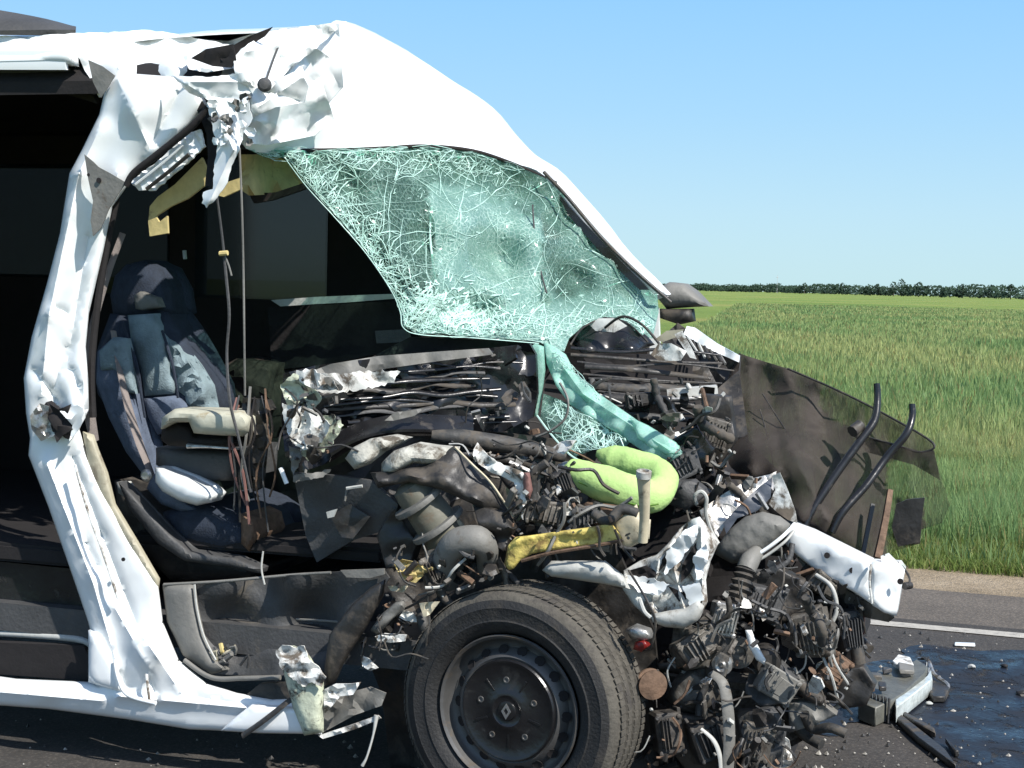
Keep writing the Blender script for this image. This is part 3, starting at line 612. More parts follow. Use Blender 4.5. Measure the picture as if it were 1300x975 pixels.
# grey sheet painting the shadow at the top of the post, with a bolt hole
sheet('post_shadow_patch', [(107, 196), (118, 205), (125, 212), (140, 220), (160, 232), (150, 246), (138, 266), (128, 290), (118, 300), (115, 280), (118, 255), (112, 228)], MGREY, van, l=-.052, step=7, amp=.003, seed=8, th=.003)
lathe('bolt_hole', [(.008, 0), (.008, .004), (.005, .004)], V(126, 229, -.056), -L, INTER, van, 12)
lathe('bolt_hole', [(.006, 0), (.006, .004), (.004, .004)], V(157, 710, -.045), -L, INTER, van, 12)
lathe('bolt_hole', [(.005, 0), (.005, .004), (.003, .004)], V(113, 222, -.05), -L, INTER, van, 12)
vt('post_crease', [(95, 590, -.037), (112, 650, -.042), (130, 700, -.042), (150, 760, -.04)], 2.2, WDIRTY, van, seg=6)
vt('sill_bead', [(146, 838, -.03), (150, 860, -.04), (162, 882, -.045), (198, 893, -.045)], 3, WCLEAN, van, seg=8)
vt('sill_bead', [(186, 855, -.035), (188, 875, -.045), (190, 893, -.04)], 2, WDIRTY, van, seg=6)
# lower door lining on the inner edge of the post
sheet('inner_seal', [(105, 548), (118, 552), (124, 570), (136, 600), (146, 640), (176, 690), (202, 735), (200, 752), (172, 712), (140, 655), (124, 625), (110, 590)], SEAL, van, l=.03, step=8, amp=.003, bulge=.02, bw=8, seed=9, th=.006)
vt('door_rubber', [(148, 250, .05), (134, 320, .05), (122, 400, .05), (116, 470, .05), (118, 530, .05)], 5, INTER, van, seg=7)
vt('door_rubber', [(104, 566, .02), (120, 625, .02), (150, 680, .02), (190, 738, .02), (203, 790, .02), (222, 838, .02), (262, 872, .02)], 4, DGREY, van, seg=7)
vt('seat_belt', [(156, 296, .14), (138, 345, .12), (116, 420, .09), (109, 465, .08), (113, 520, .08), (120, 560, .10)], [5, 5, 6, 9, 9, 7], STRAP, van, seg=8, flat=.35)

# ---- sliding door aperture at the left edge: header rail, floor rails, step
sheet('header_rail', [(-90, 66), (40, 66), (88, 56), (97, 72), (98, 84), (60, 82), (-90, 86)], WCLEAN, van, l=.03, step=10, bulge=.04, bw=10, seed=31, th=.01)
sheet('header_trim', [(-90, 86), (60, 83), (98, 86), (112, 104), (118, 120), (60, 104), (-90, 102)], DGREY, van, l=.07, step=10, bulge=.02, bw=8, seed=32, th=.02)
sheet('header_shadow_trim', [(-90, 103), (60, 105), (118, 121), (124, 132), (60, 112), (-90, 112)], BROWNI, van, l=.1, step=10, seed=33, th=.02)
vt('floor_rail', [(-80, 686, .2), (30, 702, .17), (92, 716, .14)], [5, 5, 4], MGREY, van, seg=8)
vt('floor_rail', [(-80, 800, .10), (40, 806, .09), (100, 812, .08), (116, 820, .08)], [5, 5, 5, 4], LGREY, van, seg=8)
sheet('step_riser', [(-90, 704), (90, 722), (112, 795), (112, 808), (-90, 798)], BGLOSS, van, l=.13, step=14, amp=.004, seed=35, th=.02)
sheet('step_recess', [(-90, 812), (106, 820), (112, 832), (112, 864), (-90, 850)], INTER, van, l=.06, step=12, seed=36, th=.03)
sheet('rail_end', [(112, 800), (128, 806), (144, 838), (158, 880), (130, 872), (112, 866)], WCLEAN, van, l=-.01, step=8, bulge=.02, bw=8, seed=37, th=.01)
# wedge of raised roof at the top left corner
loft('roof_deflector', [[V(-260, -10, .1), V(-60, 12, .1), V(40, 28, .15), V(92, 41, .2)], [V(-260, 20, .02), V(-60, 30, .02), V(40, 36, .08), V(96, 42, .15)], [V(-260, 44, .0), V(-60, 44, .0), V(40, 45, .05), V(96, 46, .1)]], DGREY, van, sub=4, th=.02)

# ---- crumpled roof edge over the door post
sheet('crumpled_roof_edge', [(-90, 46, .05), (40, 46, .05), (90, 42, .08), (130, 41, .15), (190, 38, .25), (240, 46, .3), (290, 56, .35), (318, 64, .3), (308, 74, .2), (270, 84, .12), (250, 98, .05), (222, 96, .03), (150, 97, .02), (134, 112, .03), (126, 124, .05), (112, 96, .03), (94, 62, .02), (40, 68, .0), (-90, 70, .0)], WHITE, van, step=8, amp=0.0044, lam=120, cre=[(100, 50, 200, 60, 0.015, 18.0), (140, 70, 240, 64, -0.0188, 18.0), (60, 60, 130, 96, 0.015, 12.0), (150, 88, 200, 84, 0.009, 4.5), (200, 84, 260, 78, -0.015, 12.0), (240, 50, 300, 70, 0.015, 15.0)], seed=41, th=.004, jag=1, angle=60)
sheet('crumpled_roof_fold', [(112, 76), (130, 84), (146, 96), (136, 112), (128, 124), (118, 104)], MGREY, van, l=-.02, step=6, amp=.006, seed=42, th=.003)
sheet('crumpled_roof_fold', [(232, 72, .0), (258, 62, .1), (300, 58, .2), (326, 66, .2), (300, 86, .05), (262, 92, 0), (240, 88, -.02)], WHITE, van, step=7, amp=.02, lam=60, seed=43, th=.003)
sheet('torn_roof_hole', [(242, 74), (262, 62), (296, 56), (300, 76), (294, 86), (270, 84)], INTER, van, l=-.035, step=6, amp=.012, lam=24, seed=44, th=.003)
sheet('torn_roof_hole', [(288, 62), (316, 46), (346, 34), (336, 46), (310, 62), (304, 76)], BROWNI, van, l=.02, step=6, amp=.012, lam=24, seed=45, th=.003)
sheet('crumpled_roof_fold', [(218, 96, -.04), (262, 98, -.06), (310, 92, -.06), (330, 98, -.02), (318, 118, -.05), (304, 130, -.07), (268, 128, -.06), (240, 118, -.05)], WHITE, van, step=5, amp=0.0066, lam=62, cre=[(222, 98, 262, 122, -0.0225, 10.5), (262, 122, 310, 126, 0.015, 9.0), (240, 104, 318, 104, -0.0225, 10.5), (290, 96, 322, 116, 0.0225, 9.0)], seed=46, th=.003, jag=1, angle=60)
sheet('crumpled_roof_fold', [(296, 76, -.02), (306, 62, .0), (340, 40, .1), (400, 32, .3), (440, 27, .5), (420, 44, .4), (396, 66, .2), (370, 84, .1), (345, 112, .0), (322, 124, -.04), (312, 104, -.05), (298, 98, -.05)], WHITE, van, step=6, amp=0.0066, lam=95, cre=[(312, 66, 400, 48, -0.0375, 18.0), (330, 100, 400, 40, 0.0375, 13.5), (320, 80, 356, 72, 0.0225, 9.0), (300, 88, 340, 112, -0.0225, 10.5), (352, 98, 420, 32, -0.03, 12.0)], seed=47, th=.003, jag=.8, angle=60)
sheet('crumpled_roof_fold', [(320, 122, -.04), (345, 104, .0), (380, 88, .06), (392, 110, .06), (386, 130, .05), (350, 136, 0), (318, 150, -.02)], WHITE, van, step=6, amp=0.0055, lam=80, cre=[(322, 140, 392, 92, -0.03, 13.5), (340, 116, 380, 128, 0.0225, 9.0)], seed=48, th=.003, angle=60)
sheet('roof_inner_skin', [(140, 42), (190, 40), (240, 48), (290, 52), (330, 40), (380, 34), (430, 30), (436, 110), (400, 150), (340, 140), (250, 112), (140, 98)], WHITE, van, ctrl=[(200, 60, .22)], l=.40, step=9, amp=.02, lam=60, seed=140, th=.004)
# antenna with round rubber foot, bent over the crumpled roof
vt('roof_antenna', [(362, 38, .14), (352, 62, .08), (344, 84, .02), (337, 104, -.05)], 1.6, DGREY, van, seg=6)
lathe('antenna_foot', [(.020, -.01), (.021, .008), (.014, .018), (.004, .02)], V(336, 108, -.05), (-L+F*.4), DGREY, van, 20)

# ---- high roof cap above the windscreen
row0 = [(306, 122, .02), (313, 189, .10), (400, 190, .5), (480, 187, .75), (540, 184, .95), (600, 190, 1.15), (650, 206, 1.35), (692, 224, 1.55), (770, 305, 1.68), (832, 375, 1.7)]
row1 = [(330, 100, .10), (352, 140, .16), (420, 140, .55), (480, 130, .8), (545, 140, 1.05), (600, 160, 1.28), (650, 186, 1.48), (700, 222, 1.62), (782, 308, 1.74), (842, 372, 1.76)]
row2 = [(360, 70, .20), (380, 80, .3), (430, 75, .7), (490, 85, .95), (556, 112, 1.2), (612, 144, 1.4), (660, 190, 1.6), (706, 224, 1.7), (784, 310, 1.8), (848, 374, 1.8)]
row3 = [(396, 33, .45), (415, 31, .6), (440, 27, .9), (504, 56, 1.15), (572, 99, 1.4), (625, 138, 1.6), (671, 192, 1.75), (718, 224, 1.82), (788, 307, 1.88), (850, 374, 1.86)]
rows = [[V(*p) for p in r_] for r_ in (row0, row1, row2, row3)]
rows.append([p+Vector((0, .22, -.05))+(-F*.10) for p in rows[3]])
back = [VF(-1.5, l_, zr+dz) for l_, dz in ((.05, -.02), (.15, .0), (.4, .04), (.7, .07), (1.0, .08), (1.25, .07), (1.5, .05), (1.7, .0), (1.84, -.06), (1.87, -.3))]
loft('high_roof_cap', rows, WCLEAN, van, sub=5, th=.006, amp=.010, seed=3)
rb = [[p.copy() for p in rows[3]], [p.lerp(q_, .5)+Z*.02 for p, q_ in zip(rows[3], back)], back]
loft('cab_roof_panel', [[p-Z*.01+Vector((0, .02, 0)) for p in r_] for r_ in rb], WCLEAN, van, sub=4, th=.006, amp=.01, seed=5)
sheet('dented_roof_skin', [(308, 130, -.01), (330, 118, .02), (362, 96, .10), (400, 60, .26), (420, 74, .38), (410, 110, .34), (424, 150, .44), (400, 172, .40), (340, 184, .12), (314, 182, .03), (318, 150, .01)], WCLEAN, van, step=7, amp=0.0055, lam=130, cre=[(318, 140, 410, 96, 0.0225, 12.0), (318, 152, 352, 158, -0.0225, 12.0), (352, 158, 392, 140, 0.0225, 10.5), (390, 60, 376, 130, -0.015, 21.0), (330, 130, 345, 170, 0.015, 9.0)], seed=49, th=.003, angle=60)
# black rubber windscreen surround and far pillar trims
vt('windscreen_seal', [(300, 186, .06), (340, 189, .25), (400, 191, .49), (480, 188.5, .74), (540, 185.5, .93), (600, 191.5, 1.13), (650, 207.5, 1.33), (692, 226, 1.53)], 3.0, BROWNI, van, seg=8)
vt('far_pillar_trim', [(690, 218, 1.40), (720, 250, 1.41), (762, 300, 1.42), (806, 344, 1.43), (852, 384, 1.44)], 3.0, BLK, van, seg=8)
sheet('far_pillar_gap', [(700, 232), (722, 262), (770, 312), (824, 368), (812, 368), (762, 320), (722, 274)], BGLOSS, van, l=1.47, step=9, amp=.004, th=.01)
sheet('far_pillar', [(702, 222), (740, 262), (792, 316), (846, 372), (830, 374), (786, 334), (738, 285), (712, 252)], WCLEAN, van, l=1.50, step=9, bulge=.02, bw=7, th=.02)

# ---- torn white strip hanging down at the front of the door aperture
sheet('hanging_torn_strip', [(262, 130), (296, 124), (316, 130), (320, 150), (308, 172), (304, 190), (296, 206), (286, 236), (276, 250), (262, 264), (256, 258), (258, 244), (270, 240), (272, 212), (276, 186), (270, 160)], WHITE, van, l=-.055, step=5, amp=0.0066, lam=44, cre=[(270, 128, 296, 190, -0.0225, 7.5), (296, 190, 266, 256, -0.0188, 7.5), (300, 130, 306, 176, 0.0188, 6.0), (264, 132, 280, 150, 0.015, 6.0)], seed=51, th=.003, jag=1.4, angle=60)
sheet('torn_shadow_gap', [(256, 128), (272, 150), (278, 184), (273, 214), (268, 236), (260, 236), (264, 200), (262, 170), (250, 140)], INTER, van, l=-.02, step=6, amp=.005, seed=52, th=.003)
q3 = random.Random(77)
for k in range(22):
    x = q3.uniform(264, 320); y = q3.uniform(122, 182); r_ = q3.uniform(3, 7)
    sheet('paint_flake', [(x+r_*math.cos(a)*q3.uniform(.6, 1.4), y+r_*math.sin(a)*q3.uniform(.6, 1.4)) for a in np.arange(0, 6.2, 1.05)], q3.choice([WHITE, WHITE, DGREY, MGREY]), van, l=-.085+q3.uniform(-.01, .01), step=4, amp=.01, lam=9, seed=60+k, th=.002)
vt('door_frame_seal', [(264, 136, -.05), (244, 160, -.05), (200, 196, -.05), (170, 220, -.05), (160, 236, -.05)], [4, 5, 5, 5, 4], INTER, van, seg=8)
sheet('door_frame_profile', [(165, 230), (200, 204), (240, 168), (254, 164), (260, 186), (240, 204), (214, 226), (196, 242), (176, 242)], WHITE, van, l=-.02, step=5, amp=.008, lam=18, seed=53, th=.01, jag=1)
vt('profile_groove', [(172, 234, -.035), (205, 208, -.035), (232, 184, -.035)], 2, WCLEAN, van, seg=6)
vt('profile_groove', [(186, 240, -.035), (214, 218, -.035), (240, 196, -.035)], 2.6, BLK, van, seg=6)
sheet('torn_headliner', [(190, 262), (200, 250), (222, 234), (240, 216), (256, 200), (262, 214), (258, 236), (238, 252), (216, 262), (198, 274), (192, 296), (188, 284)], LINER, van, l=.06, step=6, amp=.006, lam=30, seed=54, th=.012)
sheet('torn_headliner', [(188, 280), (198, 276), (202, 282), (212, 274), (213, 296), (190, 300)], LINER, van, l=.03, step=6, amp=.003, seed=55, th=.01)
sheet('torn_headliner', [(280, 234), (304, 226), (306, 240), (284, 250), (276, 248)], LINER, van, l=.03, step=6, amp=.004, seed=56, th=.01)
sheet('headliner_panel', [(304, 196, .2), (350, 196, .5), (372, 212, .6), (388, 232, .6), (352, 246, .5), (316, 248, .3), (304, 240, .2)], LINER, van, step=8, amp=.006, seed=57, th=.01)
sheet('headliner_edge', [(316, 246), (350, 244), (392, 230), (386, 240), (345, 254), (322, 258)], BROWNI, van, l=.4, step=8, seed=58, th=.02)
vt('hanging_wire', [(304, 188, -.03), (307, 260, -.03), (309, 340, .0), (310, 420, .0), (311, 502, .02)], 1.5, MGREY, van, seg=6)
vt('hanging_cord', [(275, 246, -.02), (282, 300, .0), (287, 350, .0), (291, 400, .0), (288, 450, .0), (292, 510, -.02), (304, 560, -.02), (318, 625, -.02)], [1.6, 1.8, 2.2, 2.2, 2, 2.4, 2, 1.6], DGREY, van, seg=6)
vt('wire_clip', [(279, 322, -.01), (289, 321, -.01)], 3.4, LINER, van, seg=7, sub=2)
vt('hanging_wire', [(284, 322, -.0), (290, 336, 0), (294, 350, 0)], 1.2, MGREY, van, seg=5)
vt('grab_handle_screw', [(234, 318, .9), (235, 329, .9)], 3.4, LGREY, van, seg=7, sub=2)

# ---- cab interior: seats, armrest, floor
seat = sheet('seat', [(145, 610), (165, 618), (215, 660), (260, 695), (300, 706), (328, 722), (322, 738), (260, 742), (215, 736), (180, 700), (150, 650)], BLK, van, l=.30, step=9, amp=.004, bulge=.05, bw=16, th=.02, back=.45, seed=61)
seat['label'] = 'blue grey cab seat turned towards the open side'
sheet('headrest', [(146, 350), (160, 336), (184, 330), (206, 340), (220, 366), (225, 398), (205, 408), (170, 408), (144, 402), (140, 375)], NAVY, seat, l=.62, step=8, bulge=.09, bw=30, back=.14, seed=62)
sheet('headrest_guide', [(170, 375), (178, 370), (198, 378), (203, 390), (180, 394), (172, 392)], MGREY, seat, l=.50, step=7, bulge=.01, bw=5, back=.04, seed=63)
sheet('backrest', [(140, 398), (170, 400), (212, 392), (232, 420), (252, 455), (270, 490), (274, 518), (262, 540), (220, 560), (180, 560), (150, 540), (124, 500), (118, 460), (128, 430)], NAVY, seat, l=.58, step=9, bulge=.10, bw=34, back=.16, seed=64)
sheet('backrest_centre', [(162, 400), (194, 398), (204, 414), (212, 450), (222, 492), (222, 500), (184, 503), (178, 470), (166, 430)], SLATE, seat, l=.475, step=8, amp=.004, lam=40, bulge=.025, bw=16, back=.05, seed=65)
sheet('backrest_lower', [(182, 506), (224, 502), (240, 516), (236, 536), (200, 552), (188, 530)], INDIGO, seat, l=.47, step=8, amp=.003, bulge=.025, bw=14, back=.05, seed=66)
sheet('backrest_bolster', [(124, 446), (144, 428), (160, 448), (172, 500), (186, 560), (196, 604), (184, 606), (160, 574), (138, 530), (122, 486)], INDIGO, seat, l=.44, step=8, amp=.004, bulge=.06, bw=18, back=.10, seed=67)
sheet('bolster_cover', [(126, 446), (144, 428), (158, 430), (166, 460), (172, 500), (160, 498), (146, 470), (128, 470)], SLATE, seat, l=.385, step=7, amp=.004, bulge=.02, bw=10, back=.04, seed=68)
sheet('backrest_bolster', [(206, 420), (222, 434), (246, 464), (262, 490), (268, 520), (244, 520), (228, 500), (214, 460)], SLATE, seat, l=.49, step=7, amp=.018, lam=14, bulge=.03, bw=12, back=.06, seed=69)
for k, (a_, b_) in enumerate([((148, 410), (176, 560)), ((156, 408), (184, 530)), ((164, 430), (180, 505)), ((206, 420), (226, 505))]):
    vt('seat_piping', [(a_[0], a_[1], .44), ((a_[0]+b_[0])/2+3, (a_[1]+b_[1])/2, .40), (b_[0], b_[1], .42)], 2.2, NAVY, seat, seg=6)
vt('shoulder_belt', [(144, 420, .40), (152, 470, .36), (164, 520, .30), (178, 565, .24), (194, 606, .19)], [5, 5, 7, 7, 5], STRAP, van, seg=8, flat=.3)
sheet('seat_cushion', [(206, 650), (230, 642), (262, 636), (296, 648), (318, 664), (326, 684), (314, 702), (280, 708), (244, 700), (216, 684)], NAVY, seat, l=.26, step=8, bulge=.12, bw=30, amp=.004, back=.4, seed=70)
sheet('cushion_end', [(306, 652), (322, 660), (327, 680), (316, 700), (306, 690)], RUST, seat, l=.16, step=7, bulge=.03, bw=8, back=.2, seed=71)
sheet('seat_side_cover', [(192, 606), (204, 596), (212, 612), (240, 640), (262, 650), (230, 650), (204, 640), (186, 620)], INDIGO, seat, l=.2, step=8, bulge=.03, bw=10, back=.1, seed=72)
sheet('white_armrest_pad', [(197, 593), (208, 594), (240, 606), (264, 618), (274, 628), (268, 638), (250, 642), (228, 636), (206, 624), (197, 612)], WCLEAN, seat, l=.10, step=7, bulge=.05, bw=12, back=.07, seed=73)
lathe('recliner_knob', [(.018, 0), (.02, .012), (.012, .02), (.004, .02)], V(188, 603, .13), -L, METAL, seat, 16)
sheet('armrest', [(204, 545), (206, 530), (222, 519), (262, 520), (306, 522), (317, 530), (316, 548), (308, 554), (268, 552), (246, 550), (240, 536), (222, 536)], BEIGE, van, l=.06, step=7, bulge=.05, bw=10, amp=.003, back=.10, seed=74)
sheet('armrest_base', [(206, 542), (226, 536), (242, 542), (246, 554), (310, 556), (314, 566), (270, 570), (214, 566), (204, 558)], BROWNI, van, l=.10, step=7, bulge=.03, bw=10, back=.12, seed=75)
vt('armrest_chrome_strip', [(238, 566, .07), (262, 567, .07), (304, 570, .08)], [4, 2, 1.5], METAL, van, seg=7)
sheet('console_box', [(198, 568), (300, 572), (298, 610), (250, 612), (214, 600), (198, 590)], DGREY, van, l=.18, step=9, bulge=.03, bw=12, back=.3, seed=76)
sheet('second_seat_back', [(200, 420), (236, 420), (258, 460), (270, 540), (210, 560)], BROWNI, van, l=1.0, step=12, bulge=.1, bw=20, back=.15, seed=77)
sheet('second_seat_back', [(268, 470), (300, 455), (345, 462), (352, 520), (330, 560), (280, 560)], mat('brown_seat_fabric', (.035, .024, .018), .9, var=.5, vscale=30), van, l=1.0, step=10, amp=.03, lam=26, bulge=.1, bw=20, back=.2, seed=78)
sheet('seat_base_trim', [(150, 612), (164, 622), (214, 676), (242, 700), (300, 708), (332, 722), (330, 728), (290, 720), (234, 712), (200, 690), (164, 646)], DGREY, van, l=.12, step=9, bulge=.02, bw=7, back=.05, seed=79)
sheet('belt_buckle', [(148, 612), (160, 612), (172, 628), (166, 636), (150, 626)], LGREY, van, l=.18, step=6, bulge=.01, bw=5, back=.03, seed=80)
for k in range(10):
    x = 300+q3.uniform(-6, 40); vt('loose_wire', [(x, 500+q3.uniform(-10, 20), .1), (x+q3.uniform(-12, 12), 550, .06), (x+q3.uniform(-14, 14), 600, .08), (x+q3.uniform(-10, 20), 640+q3.uniform(-10, 40), .1)], q3.choice([1.2, 1.5, 2]), q3.choice([INTER, DGREY, RUST, FLESH, MGREY, BLK]), van, seg=5)
sheet('column_bracket', [(308, 505), (340, 508), (346, 520), (332, 526), (336, 560), (330, 620), (322, 624), (320, 560), (306, 530)], BLK, van, l=.1, step=7, amp=.02, lam=20, seed=81, back=.03)
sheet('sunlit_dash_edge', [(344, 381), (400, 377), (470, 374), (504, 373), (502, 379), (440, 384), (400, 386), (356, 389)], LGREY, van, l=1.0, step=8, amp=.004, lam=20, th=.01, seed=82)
sheet('far_dash_panel', [(340, 390), (510, 382), (520, 440), (420, 462), (345, 470)], INTER, van, l=1.1, step=12, amp=.015, lam=40, seed=83, th=.03)
sheet('far_dash_box', [(476, 420), (515, 418), (520, 434), (478, 436)], DGREY, van, l=.95, step=8, th=.03, seed=84)
prism('cab_floor', [(-1.3, .68), (-1.3, .72), (-.45, .72), (-.45, .68)], .16, W0-.06, INTER, bev=.01)
prism('rear_bulkhead', [(-1.46, .66), (-1.46, 1.15), (-1.43, 1.15), (-1.43, .66)], .5, W0-.06, INTER)

# ---- entry step well and lower sill
sheet('step_well', [(206, 742), (280, 738), (370, 730), (486, 722), (494, 734), (456, 800), (418, 852), (352, 858), (268, 856), (232, 832), (212, 790)], DGREY, van, ctrl=[(300, 790, .16), (400, 790, .18), (340, 740, .14), (340, 850, .08)], l=.05, step=9, amp=.004, lam=90, seed=91, th=.01)
sheet('step_side', [(206, 742), (246, 741), (250, 770), (258, 806), (272, 836), (290, 850), (268, 856), (232, 832), (212, 790)], MGREY, van, l=.045, step=8, bulge=.03, bw=14, seed=92, th=.01)
vt('step_bead', [(247, 742, .02), (250, 772, .02), (259, 808, .02), (274, 838, .02)], 1.6, LGREY, van, seg=6)
vt('step_lip', [(234, 838, .02), (268, 860, .02), (310, 861, .02), (356, 860, .02)], 3.5, MGREY, van, seg=8)
vt('step_bead', [(376, 786, .13), (412, 788, .12), (436, 790, .11)], 1.5, MGREY, van, seg=6)
vt('step_lip', [(208, 742, .03), (280, 738, .05), (370, 730, .06), (420, 727, .05)], 2, MGREY, van, seg=8)
vt('inner_sill_pin', [(334, 700, .05), (332, 722, .05), (336, 742, .05)], 1.3, LGREY, van, seg=6)
for k in range(14):
    x = q3.uniform(262, 312); y = q3.uniform(826, 846); vt('plant_debris', [(x, y, .04), (x+q3.uniform(-12, 12), y+q3.uniform(-14, 2), .03), (x+q3.uniform(-18, 18), y+q3.uniform(-12, 8), .04)], q3.uniform(1, 3.4), q3.choice([SEAL, TAN, DGREY, LINER, MGREY]), van, seg=5, sub=3)
sheet('leaning_trim_panel', [(412, 846), (418, 806), (446, 768), (470, 746), (488, 736), (486, 756), (462, 800), (438, 836), (424, 868), (410, 872)], BLK, van, l=-.01, step=8, bulge=.02, bw=10, amp=.005, seed=93, th=.01)
sheet('kick_plate', [(432, 724), (488, 722), (488, 729), (470, 734), (440, 733)], MGREY, van, l=.03, step=8, amp=.005, seed=94, th=.006)
sheet('lower_sill_shade', [(330, 868), (390, 866), (410, 880), (404, 908), (350, 908), (290, 900)], BLK, van, l=.02, step=8, amp=.003, seed=95, th=.02)  # black sheet stands in for the shade area on the lower sill
sheet('sill_front_skin', [(320, 894), (404, 900), (408, 932), (330, 931), (280, 928), (296, 912)], WCLEAN, van, l=-.035, step=8, bulge=.02, bw=8, seed=96, th=.006)
vt('loose_trim_strip', [(308, 934, -.06), (336, 914, -.07), (364, 892, -.06), (376, 884, -.04)], 4.5, BLK, van, seg=8, flat=.5)
sheet('torn_sill_post', [(352, 828), (356, 822), (372, 820), (388, 826), (400, 846), (410, 866), (410, 930), (386, 934), (372, 900), (362, 862)], PRIMER, van, l=-.05, step=6, bulge=.035, bw=12, amp=.006, lam=30, seed=97, th=.006)
sheet('torn_sill_post_cap', [(350, 826), (358, 819), (372, 822), (386, 820), (392, 838), (404, 846), (414, 860), (408, 872), (396, 866), (384, 872), (370, 860), (358, 850)], WDIRTY, van, l=-.10, step=4, amp=.014, lam=26, seed=98, th=.004, jag=1.5, angle=30)
sheet('folded_sill_flange', [(410, 876), (426, 868), (446, 868), (458, 866), (448, 882), (432, 884), (420, 898), (412, 906)], WDIRTY, van, l=-.06, step=5, amp=.015, lam=18, seed=99, th=.004)
sheet('wheel_arch_sill', [(408, 886), (440, 880), (470, 872), (490, 880), (484, 896), (450, 908), (410, 930)], MGREY, van, l=.0, step=7, amp=.014, lam=30, seed=100, th=.005)
sheet('folded_sill_flange', [(404, 934), (440, 922), (480, 908), (484, 912), (450, 926), (410, 938)], WDIRTY, van, l=-.03, step=5, amp=.008, lam=16, seed=101, th=.004)
vt('hanging_bolt_rod', [(478, 908, -.03), (474, 932, -.04), (466, 960, -.05), (460, 972, -.05)], [3.5, 1.5, 1.5, 2.4], LGREY, van, seg=8)
#PART4
# ---- shattered windscreen and its folded tail
gout = [(313, 189, .10), (345, 190, .24), (400, 191, .48), (480, 188, .72), (540, 186, .9), (600, 192, 1.1), (650, 208, 1.3), (692, 226, 1.5), (730, 262, 1.52), (770, 302, 1.55), (812, 344, 1.58), (834, 372, 1.6), (836, 396, 1.5), (828, 430, 1.38), (812, 424, 1.32), (795, 408, 1.3), (768, 402, 1.22), (742, 412, 1.12), (722, 430, 1.0), (716, 446, .92), (700, 442, .9), (684, 434, .88), (640, 430, .80), (600, 428, .72), (560, 424, .62), (530, 424, .55), (512, 414, .5), (508, 392, .5), (496, 366, .48), (480, 344, .46), (464, 318, .44), (444, 294, .42), (424, 272, .40), (404, 250, .38), (388, 234, .36), (372, 212, .34), (362, 200, .30), (336, 200, .20)]
def gop(x, y):
    top = y-(190 if x < 600 else 190+(x-600)*.55)
    v = .74
    if x < 545+(y-240)*.1: v = .15
    if x > 688: v = .26
    if top < 44: v = min(v, .12+.005*max(0, top))
    if y > 375: v = max(v, .55+(y-375)*.008)
    return max(.15, min(.92, v+.22*noise.noise((x/26, y/26, 3))))
gctl = [(560, 300, .78), (650, 320, 1.1), (740, 350, 1.35), (620, 390, .82), (450, 230, .56)]
gcre = [(548, 250, 562, 392, -.05, 22), (676, 240, 700, 376, -.06, 22), (562, 395, 690, 384, .05, 16), (690, 384, 824, 388, .05, 18), (480, 250, 548, 240, .03, 18), (548, 240, 680, 250, .03, 18), (420, 230, 520, 380, .03, 16), (600, 300, 660, 360, .03, 20)]
wsc = sheet('windscreen', gout, GLASS, van, ctrl=gctl, step=10, amp=.016, lam=120, seed=201, th=.005, angle=50, weave=gop, cre=gcre)
wsc['label'] = 'shattered green windscreen sagging out of its frame'
gs = surface(gout, gctl, 0, .016, 120, 201, cre=gcre)
def craze(name, parent, outline, surf, dens, seed, dmin, dmax, keep=.7, wpx=(.4, 1.3), off=-.005, tries=9000):
    q = random.Random(seed); pts = []; grid = {}; xs = [p[0] for p in outline]; ys = [p[1] for p in outline]
    for _ in range(tries):
        x = q.uniform(min(xs), max(xs)); y = q.uniform(min(ys), max(ys))
        if not inside(x, y, outline): continue
        d = dmin+(dmax-dmin)*(1-dens(x, y))**1.3; c = (int(x/dmax), int(y/dmax))
        if all((x-u_)**2+(y-v_)**2 > d*d for i in (-1, 0, 1) for j in (-1, 0, 1) for u_, v_ in grid.get((c[0]+i, c[1]+j), ())): pts.append((x, y)); grid.setdefault(c, []).append((x, y))
    vv, ee, ff, *_ = delaunay_2d_cdt([Vector(p) for p in pts], [], [], 0, 1e-4); es = set()
    for t in ff:
        for i in range(3): es.add(tuple(sorted((t[i], t[(i+1) % 3]))))
    v = []; f = []
    for a_, b_ in sorted(es):
        p, r_ = vv[a_], vv[b_]; m_ = (p-r_).length; mid = (p+r_)/2
        if q.random() > keep*(.35+.65*dens(mid.x, mid.y)) or m_ > dmax*2.5 or m_ < .5 or not inside(mid.x, mid.y, outline): continue
        wd = q.uniform(*wpx)*(.6+.6*dens(mid.x, mid.y)); nx, ny = (r_.y-p.y)/m_, -(r_.x-p.x)/m_; mid = mid+Vector((nx, ny))*q.uniform(-.12, .12)*m_
        k = len(v)
        for c_, w_ in ((p, wd*.25), (mid, wd*.5), (r_, wd*.25)):
            l_ = surf(c_.x, c_.y)+off; v += [V(c_.x-nx*w_, c_.y-ny*w_, l_), V(c_.x+nx*w_, c_.y+ny*w_, l_), V(c_.x, c_.y, l_-.0012)]
        for i in range(2): a0 = k+i*3; f += [(a0, a0+3, a0+5, a0+2), (a0+2, a0+5, a0+4, a0+1)]
    o = mkobj(name, v, f, CRACK, parent, 0); o['kind'] = 'stuff'; return o
